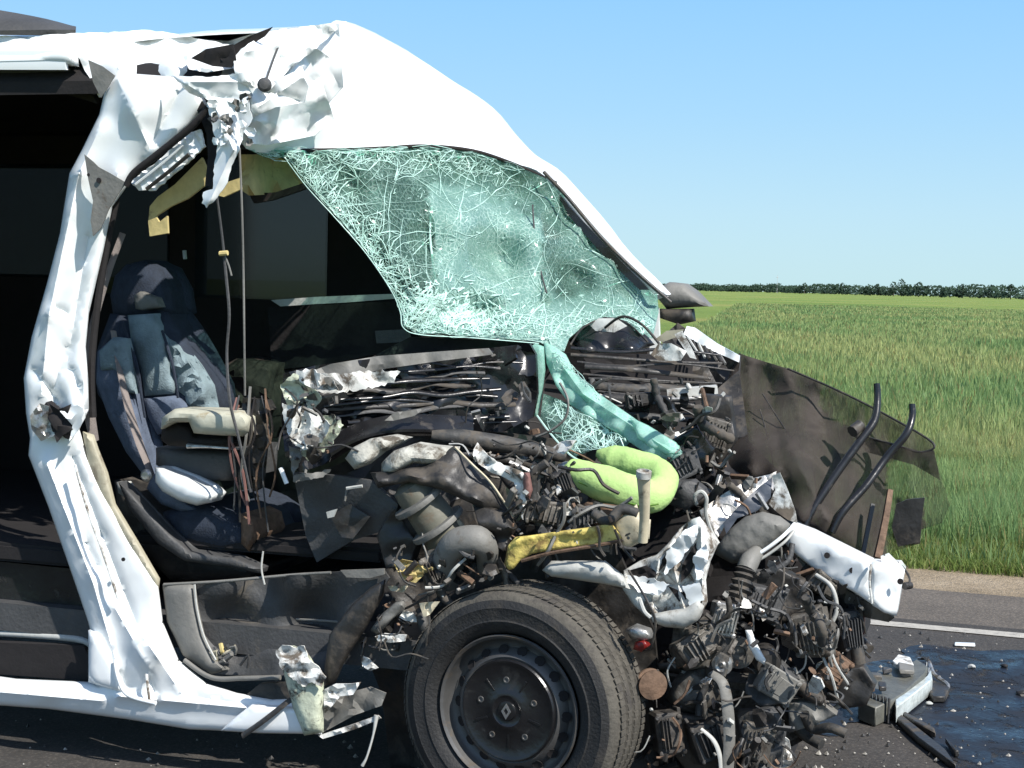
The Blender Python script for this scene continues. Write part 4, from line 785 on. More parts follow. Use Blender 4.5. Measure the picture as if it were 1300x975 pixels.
def cracks(name, parent, outline, surf, n_, dens, seed, wpx=(.5, 1.3), ln=(3, 11), st=(5, 13), off=-.004):
    q = random.Random(seed); v = []; f = []; xs = [p[0] for p in outline]; ys = [p[1] for p in outline]; tries = 0; made = 0
    while made < n_ and tries < n_*40:
        tries += 1; x = q.uniform(min(xs), max(xs)); y = q.uniform(min(ys), max(ys))
        if q.random() > dens(x, y) or not inside(x, y, outline): continue
        made += 1; a = q.uniform(0, 6.283); wd = q.uniform(*wpx); curv = q.gauss(0, .11); pts = []
        for s in range(q.randint(*ln)):
            if not inside(x, y, outline): break
            pts.append((x, y)); a += curv+q.gauss(0, .15); d = q.uniform(*st); x += math.cos(a)*d; y += math.sin(a)*d
        if len(pts) < 2: continue
        k = len(v)
        for i, (x_, y_) in enumerate(pts):
            j = min(i, len(pts)-2); dx = pts[j+1][0]-pts[j][0]; dy = pts[j+1][1]-pts[j][1]; m_ = math.hypot(dx, dy); wv = wd*(.25+.75*math.sin(math.pi*(i+.5)/len(pts)))*q.uniform(.6, 1.2)/2
            l_ = surf(x_, y_)+off; v += [V(x_-dy/m_*wv, y_+dx/m_*wv, l_), V(x_+dy/m_*wv, y_-dx/m_*wv, l_), V(x_, y_, l_-.0015)]
        for i in range(len(pts)-1): a0 = k+i*3; f += [(a0, a0+3, a0+5, a0+2), (a0+2, a0+5, a0+4, a0+1)]
    o = mkobj(name, v, f, CRACK, parent, 0); o['kind'] = 'stuff'; return o
def gd(x, y):
    e = segd(x, y, gout[25:38]); left = math.exp(-(e/55)**2)      # beside the torn edge
    top = math.exp(-((y-(196+max(0, x-560)*.28))/34)**2)*(.9 if x < 640 else .45)
    bot = math.exp(-((y-412)/30)**2)*.9; c = .07+.07*(x > 700)
    return min(1, max(left, top, bot, c))
craze('crack_web', wsc, gout, gs, gd, 5, 5.5, 34, .72, (.5, 1.7))
craze('crack_web', wsc, gout, gs, lambda x, y: gd(x, y)**1.5, 15, 4, 60, .6, (.4, 1.1))
cracks('long_crack', wsc, gout, gs, 70, gd, 5, wpx=(.5, 1.2), ln=(5, 14), st=(7, 16))
craze('crack_web', wsc, gout, gs, lambda x, y: min(1, gd(x, y)*1.3), 25, 3.2, 40, .55, (.3, .8))
cracks('crack_web', wsc, gout, gs, 130, lambda x, y: min(1, math.exp(-(segd(x, y, gout[24:38])/22)**2)+.03), 6, wpx=(.8, 1.8), ln=(2, 5))
cracks('glass_specks', wsc, gout, gs, 620, lambda x, y: .7 if x > 520 else .3, 7, wpx=(.6, 1.3), ln=(2, 3), st=(1.5, 4.5))
cracks('glass_specks', wsc, gout, gs, 500, lambda x, y: math.exp(-(((x-565)/50)**2+((y-398)/26)**2)), 8, wpx=(1.5, 3.2), ln=(2, 4), st=(2, 6))
vt('fold_and_reflection_line', [(548, 262, .74), (546, 300, .72), (552, 350, .68), (560, 392, .66)], 1.6, CRACK, wsc, seg=6)
vt('fold_and_reflection_line', [(676, 260, 1.2), (680, 310, 1.14), (688, 350, 1.1), (694, 372, 1.05)], 1.4, DGREY, wsc, seg=6)  # dark grey thread paints a reflection running down the glass
vt('glass_edge', [(364, 204, .28), (390, 238, .34), (424, 275, .38), (464, 321, .42), (496, 368, .46), (508, 396, .48), (512, 416, .48), (534, 425, .53), (600, 429, .7), (684, 436, .86)], .8, CRACK, wsc, seg=6)
tout = [(684, 434, .86), (700, 440, .88), (716, 446, .88), (718, 462, .82), (738, 486, .74), (770, 512, .66), (800, 530, .6), (826, 548, .55), (858, 566, .5), (864, 576, .48), (858, 586, .47), (838, 588, .47), (812, 584, .48), (796, 576, .5), (770, 566, .52), (744, 572, .52), (728, 580, .52), (708, 562, .56), (694, 546, .6), (680, 530, .66), (682, 490, .74), (676, 466, .80), (672, 444, .84)]
tail = sheet('folded_glass_tail', [(690, 434, .86), (704, 440, .87), (718, 450, .85), (730, 474, .78), (760, 500, .69), (792, 522, .61), (818, 540, .55), (862, 566, .48), (866, 576, .46), (852, 586, .46), (830, 582, .47), (806, 566, .52), (780, 548, .56), (750, 530, .63), (724, 514, .70), (706, 490, .76), (694, 462, .82)], GLASS2, van, step=5, amp=.014, lam=40, bulge=.008, bw=5, cre=[(700, 446, 740, 500, -.03, 8), (740, 500, 850, 572, -.03, 8), (712, 480, 770, 536, .025, 6)], seed=210, th=.006, back=.006, angle=50, weave=lambda x, y: .80+.25*noise.noise((x/12, y/12, 5)))
tg = [(690, 500, .74), (712, 508, .70), (760, 536, .62), (800, 560, .54), (790, 574, .52), (756, 570, .53), (730, 580, .54), (706, 556, .60), (686, 530, .68)]
t2 = sheet('hanging_glass_web', tg, GLASS, van, step=7, amp=.01, lam=40, seed=211, th=.004, weave=lambda x, y: .3)
cracks('crack_web', tail, tg, surface(tg), 160, lambda x, y: 1 if x > 712 else .15, 9, wpx=(.8, 2.2), ln=(3, 8), st=(4, 9), off=-.012)
ts = [(694, 440), (718, 452), (760, 504), (820, 545), (800, 556), (750, 526), (712, 492)]
craze('crack_web', tail, ts, surface([(a, b_, .86-(a-694)*.0025) for a, b_ in ts], bulge=.02, bw=7), lambda x, y: .8, 31, 3.5, 14, .7, (.4, 1.1), off=-.012)
cracks('crack_web', tail, ts, surface([(a, b_, .86-(a-694)*.0025) for a, b_ in ts], bulge=.02, bw=7), 190, lambda x, y: 1, 10, wpx=(.5, 1.4), ln=(2, 5), st=(3, 7), off=-.008)
sheet('glass_flap', [(670, 442), (680, 436), (690, 440), (692, 470), (688, 500), (682, 530), (676, 526), (678, 490), (670, 464)], GLASS2, van, l=.80, step=6, bulge=.02, bw=6, seed=212, th=.005, weave=lambda x, y: .6)
sheet('thick_glass_edge', [(800, 530, .55), (822, 540, .52), (858, 562, .47), (866, 574, .45), (852, 580, .45), (830, 572, .47), (810, 556, .5)], GLASS2, van, step=6, bulge=.015, bw=6, seed=213, th=.008, weave=lambda x, y: .9)
vt('glass_edge', [(682, 528, .66), (700, 552, .58), (722, 576, .52), (734, 584, .50)], 1.5, CRACK, van, seg=6)
vt('glass_edge', [(724, 438, .98), (740, 416, 1.1), (768, 404, 1.2), (796, 410, 1.26), (822, 434, 1.32)], 1.4, BLK, wsc, seg=6)

# ---- crushed scuttle and dashboard: dark folded panels stacked between the windscreen and the engine bay
sheet('scuttle_panel', [(520, 428, .7), (680, 434, .95), (716, 448, 1.1), (940, 452, 1.5), (930, 560, 1.35), (880, 640, 1.1), (700, 640, .8), (560, 560, .75), (430, 520, .5), (440, 470, .5)], INTER, van, step=12, amp=.03, lam=50, seed=220, th=.02)
sheet('crushed_dash', [(360, 474, .12), (400, 464, .16), (440, 459, .22), (500, 452, .34), (560, 447, .46), (620, 442, .56), (672, 436, .68), (680, 450, .70), (682, 500, .70), (676, 530, .68), (640, 548, .6), (600, 548, .5), (560, 546, .42), (500, 552, .32), (450, 560, .25), (410, 590, .18), (380, 600, .13), (362, 580, .11), (356, 520, .11)], BGLOSS, van, step=7, amp=.020, lam=70, seed=221, th=.02, angle=24)
for k in range(12):                                   # stacked horizontal folds
    y = 458+k*7.2; x0 = 384+q3.uniform(0, 60); x1 = q3.uniform(560, 676); dl = lambda x: .12+(x-360)*.00175-.035
    pts = []
    nn_ = 6
    for j in range(nn_+1):
        x = x0+(x1-x0)*j/nn_; pts.append((x, y+12*(1-(x-380)/300)+q3.uniform(-4, 4), dl(x)+q3.uniform(-.012, .012)))
    vt('dash_fold', pts, [q3.uniform(1.5, 5) for _ in pts], q3.choice([BGLOSS, BGLOSS, BLK, DGREY]), van, seg=8, flat=.6)
sheet('dash_top_skin', [(378, 478, .10), (420, 462, .16), (480, 452, .27), (560, 446, .42), (620, 442, .52), (626, 450, .52), (560, 458, .40), (490, 468, .27), (430, 482, .17), (388, 492, .10)], MGREY, van, step=6, amp=.012, lam=30, seed=222, th=.005)
sheet('scraped_dash_skin', [(366, 482, .06), (400, 474, .09), (440, 474, .13), (480, 470, .2), (508, 472, .26), (500, 486, .24), (460, 494, .17), (420, 500, .12), (380, 496, .07)], WDIRTY, van, step=4, amp=.010, lam=28, seed=223, th=.003, jag=2)
for nm, pl, mm, ll in (('torn_corner_skin', [(356, 488), (372, 474), (396, 486), (408, 506), (396, 520), (382, 512), (366, 520)], PRIMER, .03), ('torn_corner_skin', [(358, 512), (380, 516), (404, 524), (420, 540), (408, 562), (386, 572), (370, 560), (362, 540)], WDIRTY, .02),
                       ('torn_corner_skin', [(398, 530), (424, 526), (436, 540), (420, 566), (394, 586), (382, 576)], PRIMER, .04), ('torn_corner_skin', [(366, 566), (386, 574), (372, 604), (420, 596), (410, 606), (372, 612)], MGREY, .05), ('torn_corner_skin', [(376, 470), (396, 468), (424, 484), (430, 496), (398, 494), (380, 484)], WDIRTY, .0)):
    sheet(nm, pl, mm, van, l=ll, step=4, amp=.018, lam=30, seed=int(pl[0][0]+pl[0][1]), th=.004, jag=1.5, angle=22)
loft('wiper_cowl', [[V(416, 560, .14), V(450, 540, .18), (V(500, 528, .25)), V(560, 528, .36), V(600, 530, .45)], [V(420, 576, .10), V(455, 556, .12), V(500, 546, .18), V(560, 546, .30), V(600, 548, .42)], [V(418, 586, .12), V(455, 564, .15), V(500, 553, .21), V(560, 552, .33), V(600, 554, .44)]], BGLOSS, van, sub=5, th=.004)
sheet('blade_shard', [(488, 534, .12), (500, 524, .14), (540, 518, .22), (526, 528, .2), (500, 534, .14)], MGREY, van, step=6, amp=.003, seed=226)
vt('cable_sleeve', [(548, 553, .22), (585, 556, .25), (640, 564, .32), (690, 574, .38), (716, 580, .42)], [7, 12, 12, 10, 8], RUBBER, van, seg=14)
vt('cable_sleeve', [(560, 574, .24), (620, 580, .3), (690, 592, .4)], [5, 8, 5], BLK, van, seg=10)
for k in range(11):                                   # rows of pipes and ledges under the windscreen
    y = 446+k*8+q3.uniform(-2, 2); x0 = 716+k*6+q3.uniform(0, 10); x1 = q3.uniform(880, 935); r_ = q3.choice([2, 3, 5, 7])
    vt('scuttle_rail', [(x0, y-4, .98-k*.02), (x0+60, y+q3.uniform(-3, 3), 1.02-k*.02), (x1-70, y+q3.uniform(-2, 6), 1.08-k*.02), (x1, y+8+q3.uniform(-4, 4), 1.15-k*.02)], [r_, r_*1.1, r_, r_*.7], q3.choice([BLK, BGLOSS, BLK, DGREY, RUBBER]), van, seg=8, flat=.7)
vt('wiper_arm', [(768, 416, 1.15), (790, 402, 1.12), (815, 412, 1.1), (840, 440, 1.08)], 2.2, BLK, van, seg=8)
sheet('dash_top_pad', [(722, 432, 1.2), (745, 412, 1.25), (780, 405, 1.3), (815, 420, 1.35), (830, 438, 1.35), (800, 448, 1.2), (740, 450, 1.15)], BGLOSS, van, step=8, bulge=.02, seed=229, th=.02)
sheet('hood_hinge_plate', [(748, 412), (760, 404), (782, 404), (796, 414), (780, 422), (756, 420)], WDIRTY, van, l=1.16, step=6, amp=.004, seed=230)
bar = vt('hinge_bar', [(847, 500, .85), (880, 497, .87), (910, 494, .9)], [9, 9.5, 9], LGREY, van, seg=4, sub=2, flat=.8)
vt('hinge_bar', [(847, 507, .83), (880, 506, .85), (909, 503, .88)], 3.5, METAL, van, seg=8, sub=2)
vt('bolt', [(872, 488, .84), (876, 494, .84)], 4, LGREY, van, seg=8, sub=1)
vt('bolt', [(862, 527, .8), (866, 534, .8)], 5, LGREY, van, seg=8, sub=1)
sheet('white_bracket', [(826, 450), (836, 436), (852, 436), (872, 446), (864, 458), (836, 458)], WDIRTY, van, l=1.0, step=6, amp=.012, lam=20, seed=231)
sheet('beige_bracket', [(830, 432), (846, 420), (868, 418), (864, 426), (842, 434)], SEAL, van, l=1.1, step=6, amp=.004, seed=232)
sheet('white_bracket', [(856, 424), (866, 420), (880, 446), (884, 456), (876, 454)], WDIRTY, van, l=1.05, step=5, amp=.004, seed=233)
sheet('fender_edge', [(872, 414, 1.5), (882, 416, 1.5), (910, 436, 1.45), (940, 452, 1.4), (938, 460, 1.4), (906, 446, 1.42), (880, 432, 1.46), (868, 424, 1.48)], WCLEAN, van, step=6, amp=.006, lam=20, seed=234, th=.01)
sheet('fender_inner', [(860, 410, 1.55), (880, 424, 1.5), (940, 458, 1.45), (940, 500, 1.4), (860, 470, 1.4), (838, 430, 1.5)], BLK, van, step=8, amp=.02, lam=26, seed=235, th=.01)
for k in range(8): vt('hinge_strut', [(866+k*7, 424+k*4, 1.35), (878+k*6+q3.uniform(-4, 4), 448+k*2, 1.3)], q3.uniform(1.5, 3), q3.choice([LGREY, STEEL, BLK, MGREY]), van, seg=6)
# far mirror beyond the pillar
sheet('far_mirror', [(838, 364), (850, 358), (868, 360), (882, 370), (900, 389), (876, 390), (846, 392), (836, 380)], MGREY, van, l=1.95, step=6, bulge=.06, bw=12, seed=236, back=.1)
sheet('mirror_stalk', [(836, 392), (878, 392), (880, 408), (862, 412), (838, 404)], BLK, van, l=1.92, step=7, bulge=.03, bw=8, seed=237, back=.06)

# ---- torn insulation, ducts and brackets over the near wheel
sheet('insulation_pad', [(438, 582, .06), (448, 568, .05), (470, 557, .07), (500, 552, .1), (520, 556, .12), (508, 564, .1), (486, 574, .07), (466, 590, .04), (450, 596, .04)], INSUL, van, step=6, bulge=.035, bw=10, amp=.01, lam=24, seed=241, th=.01, back=.03)
sheet('insulation_pad', [(484, 588, .06), (500, 572, .05), (530, 562, .06), (556, 566, .08), (580, 568, .1), (576, 586, .08), (550, 590, .05), (524, 588, .04), (500, 600, .03), (484, 600, .04)], INSUL, van, step=6, bulge=.04, bw=12, amp=.012, lam=24, seed=242, back=.03)
sheet('heat_shield', [(576, 566, .08), (592, 584, .08), (620, 610, .1), (650, 650, .12), (656, 668, .12), (640, 660, .1), (600, 640, .04), (560, 622, .0), (520, 612, .0), (480, 620, .0), (470, 600, .02), (500, 598, .03), (540, 590, .04)], BLK, van, step=7, amp=.02, lam=50, bulge=.03, bw=14, seed=243, th=.005)
sheet('white_strip', [(600, 582), (612, 572), (630, 586), (664, 600), (670, 612), (664, 660), (658, 640), (652, 612), (640, 606), (620, 598)], WDIRTY, van, l=.05, step=5, amp=.016, lam=22, seed=244, th=.003, jag=1.5, angle=50)
vt('heat_shield_edge', [(578, 568, .06), (600, 590, .04), (624, 614, .06), (652, 656, .08)], 1.6, TAN, van, seg=6)
sheet('pink_sleeve', [(664, 600), (672, 600), (676, 622), (672, 634), (664, 624)], FLESH, van, l=.05, step=5, bulge=.02, bw=4, seed=245)
sheet('lower_duct', [(372, 600, .12), (430, 604, .08), (470, 610, .06), (505, 640, .06), (500, 670, .08), (448, 686, .1), (402, 714, .14), (388, 680, .14), (380, 640, .13)], DGREY, van, step=8, amp=.012, lam=70, seed=246, th=.02, angle=24)
sheet('duct_flap', [(418, 654), (444, 640), (470, 656), (448, 684), (434, 682)], BLK, van, l=.05, step=7, amp=.008, seed=247, th=.005)
sheet('small_white_clip', [(414, 650), (428, 646), (424, 656), (416, 658)], LGREY, van, l=.03, step=5, seed=248)
vt('small_white_clip', [(440, 620, .03), (460, 617, .03)], 2.2, LGREY, van, seg=6)
vt('small_white_clip', [(440, 622, .04), (438, 636, .04)], 1.4, MGREY, van, seg=6)
vt('white_cable_sheath', [(356, 594, .04), (360, 604, .04), (364, 614, .04)], 3.2, WCLEAN, van, seg=7)
ca_, cb_ = V(516, 612, .04), V(574, 692, .10); cax = (cb_-ca_).normalized()
filt = lathe('air_duct_canister', [(.030, 0), (.052, .012), (.056, .045), (.056, .05), (.060, .09), (.064, .16), (.064, .2), (.05, .21)], ca_, cax, mat('olive_grey_canister', (.13, .125, .095), .55, var=.2, bump=.2, dirt=.36, dscale=10), van, 36)
lathe('canister_flange', [(.064, .058), (.084, .06), (.086, .068), (.084, .076), (.064, .078)], ca_, cax, MGREY, filt, 36)
lathe('canister_flange', [(.066, .148), (.086, .15), (.088, .158), (.086, .166), (.066, .168)], ca_, cax, MGREY, filt, 36)
lathe('lug_bolt', [(.008, .14), (.010, .15), (.010, .18), (.006, .185)], ca_+V(574, 655, .0)-V(545, 655, .0), cax, TAN, filt, 12)
vt('elbow_pipe', [(570, 742, .08), (566, 712, .03), (580, 690, .0), (606, 686, .0), (618, 700, .03), (616, 722, .08)], [13, 17, 19, 19, 15, 11], MGREY, van, seg=16)
vt('pipe_clamp', [(580, 694, -.03), (590, 704, -.035), (602, 708, -.03)], 3, DGREY, van, seg=7)
sheet('yellow_bracket', [(640, 716), (645, 692), (654, 682), (672, 680), (700, 676), (744, 670), (776, 664), (790, 684), (782, 690), (744, 692), (704, 698), (676, 703), (660, 712), (652, 722), (646, 724)], YEL, van, l=.02, jag=2, step=5, bulge=.014, bw=9, amp=.010, lam=22, seed=251, th=.006)
vt('bracket_lip', [(662, 712, -.01), (700, 702, -.015), (748, 694, -.015), (790, 686, 0)], 2.4, RUST, van, seg=6)
sheet('washer_bottle_neck', [(776, 668), (790, 654), (808, 640), (812, 654), (826, 660), (824, 684), (806, 692), (792, 700), (784, 686)], TAN, van, l=.05, step=6, amp=.008, bulge=.02, bw=8, seed=252)
vt('filler_pipe', [(816, 688, -.02), (818, 660, -.03), (818, 630, -.05), (817, 602, -.07)], [6, 6, 7, 9], TAN, van, seg=14)
lathe('filler_cap', [(.012, -.004), (.021, .0), (.021, .018), (.014, .02), (.012, .012), (.004, .01)], V(817, 606, -.075), Z+F*.1-L*.2, LGREY, van, 20)
sheet('wing_panel_lower', [(688, 724), (700, 712), (736, 712), (768, 712), (790, 730), (800, 748), (770, 742), (730, 736), (700, 732)], LGREY, van, l=.03, step=6, bulge=.03, bw=10, amp=.01, lam=26, seed=253, th=.005)
# green padded neck roll lying on the engine: a thing of its own
e = empty('neck_pillow', V(790, 640, .3), 'lime green U shaped padded roll lying on the crushed engine bay', 'pillow')
e2 = e.location.copy()
def gt(pts, rr, nm):
    v, f = tube_geo([V(*p) for p in pts], [q/440 for q in rr], 20, 8)
    v = [p+(noise.noise(p*22)*.004+noise.noise(p*60)*.0015)*Vector((1, 1, 1)) for p in v]; return mkobj(nm, v, f, GREEN, e, 60, origin=e2)
gt([(716, 593, .22), (722, 596, .22), (742, 604, .21), (772, 616, .20), (804, 627, .20), (828, 630, .22), (841, 618, .27), (841, 604, .30), (826, 596, .33), (800, 588, .35), (776, 581, .36), (757, 576, .36)], [4, 15, 20, 24, 24, 21, 19, 19, 20, 20, 17, 5], 'padded_roll')
v, f = tube_geo([V(*p) for p in [(735, 612, .165), (775, 630, .155), (812, 642, .155), (836, 640, .17)]], 1.2/440, 6, 6); mkobj('roll_seam', v, f, mat('darker_green_seam', (.10, .2, .03), .9, bump=0), e, 60, origin=e2)
sheet('hoist_panel', [(862, 400), (863, 401), (861, 402)], BLK, van, l=1.2) if False else None

# ---- front end: crushed bumper beam, radiator panel, mesh
def beam(name, a, b_, up_, dep, h, m, nm=None):
    ax = (b_-a); c = (a+b_)/2; return box(name, c, ax/2, (up_-ax*(up_.dot(ax)/ax.dot(ax))).normalized()*h/2, dep, m, van, .25)
bm_ = sheet('bumper_beam', [(1003, 668, .50), (1030, 678, .50), (1070, 698, .47), (1106, 716, .45), (1108, 768, .45), (1084, 752, .46), (1056, 736, .48), (1030, 720, .5), (1010, 704, .5), (996, 690, .5)], WCLEAN, van, step=10, amp=.002, lam=160, bulge=.015, bw=6, seed=261, back=.11, angle=30)
sheet('bumper_beam_end', [(1106, 716, .44), (1124, 717, .45), (1142, 718, .47), (1148, 726, .48), (1142, 760, .48), (1138, 782, .48), (1122, 778, .46), (1107, 768, .44)], WCLEAN, bm_, step=8, amp=.0, bulge=.012, bw=8, seed=262, back=.10)
sheet('shaded_beam_underside', [(1010, 706, .53), (1056, 738, .50), (1108, 769, .46), (1136, 784, .5), (1128, 790, .56), (1090, 782, .56), (1040, 750, .58)], MGREY, bm_, step=8, amp=.004, seed=263, th=.02)  # grey colour puts the shade into the underside of the white beam
for x, y in ((1050, 705), (1082, 724), (1143, 738)): lathe('slot_hole', [(.009, -.0), (.009, .004), (.005, .004)], V(x, y, .455 if x < 1100 else .44), -L, INTER, bm_, 10)
vt('crash_crease', [(1106, 716, .43), (1104, 740, .42), (1107, 766, .43)], 1.6, WDIRTY, bm_, seg=6)
vt('towing_bolt', [(1148, 744, .5), (1156, 743, .52)], 5, BLK, van, seg=8, sub=1)
vt('loose_cable', [(1122, 704, .5), (1142, 716, .52), (1154, 732, .52), (1154, 744, .5)], 1.6, BLK, van, seg=6)
sheet('torn_beam_tab', [(1118, 706), (1128, 702), (1140, 714), (1134, 720), (1120, 718)], WDIRTY, van, l=.5, step=5, amp=.006, seed=264)
sheet('red_reflector', [(1080, 764), (1098, 768), (1097, 806), (1088, 800), (1076, 794)], REDM, van, l=.55, step=6, amp=.004, seed=265, back=.03)
vt('reflector_pin', [(1096, 764, .52), (1097, 774, .52)], 3.6, LGREY, van, seg=7, sub=1)
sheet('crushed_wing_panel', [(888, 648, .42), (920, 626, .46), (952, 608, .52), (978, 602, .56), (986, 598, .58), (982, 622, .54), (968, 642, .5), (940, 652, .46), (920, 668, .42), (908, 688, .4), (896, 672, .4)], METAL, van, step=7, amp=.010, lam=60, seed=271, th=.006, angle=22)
sheet('painted_panel_shadow', [(918, 664, .40), (940, 640, .43), (964, 618, .47), (980, 606, .5), (978, 632, .47), (962, 648, .44), (936, 658, .41), (922, 678, .39)], mat('navy_grey_shadow', (.05, .06, .08), .5, var=.3, bump=.2), van, step=7, amp=.006, lam=60, seed=272, th=.006)  # dark navy sheet paints the shadow patch on the crushed wing panel
sheet('white_torn_tab', [(980, 604), (990, 600), (1000, 622), (1010, 650), (1012, 664), (1000, 660), (986, 650), (976, 640), (984, 622)], WDIRTY, van, l=.47, step=6, amp=.012, lam=40, seed=273, th=.004)
sheet('lamp_bowl', [(908, 704), (912, 690), (926, 672), (946, 656), (968, 650), (990, 656), (1003, 666), (996, 680), (972, 700), (950, 712), (930, 716)], MGREY, van, l=.42, step=6, bulge=.05, bw=20, amp=.006, lam=20, seed=274, th=.01)
vt('lamp_bowl_rim', [(944, 712, .35), (968, 700, .36), (990, 684, .37), (1005, 670, .40)], 2.6, WCLEAN, van, seg=8)
vt('lamp_bowl_rim', [(948, 718, .36), (972, 706, .37), (996, 688, .38), (1008, 674, .41)], 2.0, LGREY, van, seg=8)
vt('wheel_arch_lip', [(946, 724, .4), (975, 726, .4), (1000, 712, .42), (1006, 690, .44)], 4, DGREY, van, seg=8)
vt('hook_wire', [(884, 640, .38), (882, 630, .36), (890, 624, .36), (897, 632, .36), (896, 650, .37), (902, 672, .38), (912, 690, .38)], 2.6, LGREY, van, seg=7)
# white crumpled inner wing
wing = [(792, 724), (812, 712), (834, 704), (848, 690), (862, 672), (876, 660), (888, 656), (904, 676), (912, 690), (902, 712), (896, 736), (898, 764), (888, 786), (872, 797), (846, 794), (824, 786), (804, 768), (788, 744)]
sheet('crumpled_inner_wing', wing, WDIRTY, van, l=.16, step=5, amp=.010, lam=60, bulge=.03, bw=14, seed=281, th=.004, cre=[(800, 730, 850, 790, .03, 8), (850, 700, 870, 780, -.04, 9), (870, 670, 850, 720, .04, 7), (890, 670, 892, 770, -.03, 8), (820, 740, 880, 744, .03, 6), (836, 712, 826, 776, -.03, 7)])
sheet('wing_curl', [(826, 780), (846, 776), (870, 772), (886, 762), (894, 770), (886, 788), (868, 798), (844, 796), (828, 790)], LGREY, van, l=.10, step=6, bulge=.035, bw=9, seed=282, th=.004)
for pl in ([(836, 716), (856, 690), (866, 684), (846, 716), (832, 730)], [(866, 716), (876, 700), (884, 688), (888, 700), (876, 728), (864, 740)], [(800, 724), (820, 718), (836, 728), (820, 742), (804, 736)], [(848, 744), (866, 752), (880, 744), (884, 756), (862, 764)]):
    sheet('wing_hole', pl, INTER, van, l=.11, step=6, amp=.012, lam=14, seed=int(pl[0][0]), th=.004)
for pl in ([(846, 700), (870, 672), (888, 664), (884, 684), (860, 716), (844, 730)], [(880, 706), (896, 690), (900, 704), (892, 730), (884, 744)], [(796, 730), (826, 734), (850, 742), (836, 756), (810, 752)], [(866, 744), (888, 740), (894, 762), (876, 770)]):
    sheet('torn_white_skin', pl, WHITE, van, l=.09, step=4, amp=.016, lam=40, seed=int(pl[0][0]+1), th=.003, jag=1.5, angle=20)
# dark mesh sheet hanging from the far front corner
ms_out = [(938, 448, 1.45), (948, 452, 1.42), (1000, 468, 1.35), (1060, 494, 1.25), (1120, 524, 1.15), (1160, 546, 1.1), (1184, 560, 1.05), (1186, 578, 1.05), (1196, 610, 1.05), (1206, 640, 1.05), (1196, 664, 1.05), (1170, 672, 1.05), (1168, 690, 1.05), (1134, 700, 1.0), (1116, 716, .9), (1080, 700, .85), (1040, 676, .8), (1012, 660, .75), (990, 606, .8), (960, 608, .85), (930, 614, .95), (906, 600, 1.0), (902, 560, 1.1), (918, 500, 1.3), (930, 464, 1.42)]
def weave(x, y):
    a = .90-max(0, x-1060)*.0016
    if x > 1125 and y > 585: a = .24+.2*noise.noise((x/16, y/40, 2))
    d = (y-(448+(x-938)*.456))                       # thin transparent band along the upper edge
    if x > 1040 and d < 22+(x-1040)*.28: a = min(a, .62)
    if 1136 < x < 1172 and 636 < y < 692: a = .93
    return max(.2, min(.97, a-.10+.20*noise.noise((x/16, y/34, 0))+.10*noise.noise((x/7, y/60, 4))))
msh = sheet('mesh_sheet', ms_out, MESHM, van, step=7, amp=.012, lam=120, cre=[(950, 460, 955, 600, -.03, 18), (975, 470, 1000, 640, .035, 20), (1000, 480, 1036, 600, -.035, 18), (1000, 560, 1050, 660, -.03, 16), (1040, 500, 1064, 640, .035, 20), (1090, 520, 1080, 640, -.03, 18), (1130, 560, 1110, 700, .03, 18), (1150, 560, 1160, 690, -.03, 12)], seed=291, th=.003, weave=weave, angle=175)
for pts in ([(940, 452, 1.36), (936, 520, 1.2), (932, 580, 1.05), (946, 640, .9)], [(968, 500, 1.2), (1000, 550, 1.06), (1030, 590, .96), (1040, 660, .84)], [(965, 520, 1.16), (980, 580, 1.0), (985, 640, .85)]): vt('mesh_seam', pts, 1.0, BLK, msh, seg=6)
vt('mesh_hem', [(1000, 468, 1.3), (1060, 494, 1.2), (1120, 524, 1.1), (1184, 562, 1.0), (1170, 574, 1.0), (1140, 566, 1.0), (1104, 556, 1.02)], 1.8, BLK, msh, seg=6)
sheet('mesh_hem_fold', [(1080, 548, 1.0), (1120, 560, .98), (1172, 574, .98), (1186, 572, .98), (1194, 610, 1.0), (1160, 590, .98), (1100, 574, 1.0)], MESHM, van, step=7, amp=.02, lam=30, seed=292, weave=lambda x, y: .55+.25*noise.noise((x/12, y/12, 0)))
vt('support_hook', [(1113, 487, .98), (1114, 506, .97), (1110, 534, .94), (1092, 560, .90), (1060, 604, .84), (1030, 650, .78), (1022, 668, .76)], [4.5, 5, 6, 6, 6, 6, 5], BGLOSS, van, seg=12)
vt('support_hook', [(1158, 513, .98), (1158, 530, .97), (1150, 552, .94), (1126, 580, .92), (1100, 616, .86), (1070, 650, .8), (1056, 676, .78)], [4.5, 5, 5.5, 5.5, 5.5, 5.5, 5], BGLOSS, van, seg=12)
vt('hook_spacer', [(1092, 540, .93), (1082, 548, .9)], 9, BLK, van, seg=8, sub=1)
vt('radiator_post', [(1130, 622, .86), (1124, 660, .82), (1114, 708, .78)], [5, 6, 7], RUST, van, seg=4, sub=2)
vt('radiator_post', [(1108, 640, .9), (1100, 680, .86), (1094, 710, .82)], [4, 4, 4], DGREY, van, seg=4, sub=2)
sheet('dark_lower_flap', [(1138, 640), (1152, 634), (1174, 632), (1170, 660), (1168, 688), (1140, 694), (1132, 670)], BLK, van, l=1.0, step=7, amp=.006, seed=293, th=.01)
sheet('inner_wheel_house', [(880, 520, 1.2), (938, 470, 1.3), (950, 560, 1.05), (990, 600, .9), (1000, 660, .8), (930, 640, .8), (880, 600, .95)], BLK, van, step=9, amp=.03, lam=60, seed=294, th=.01)
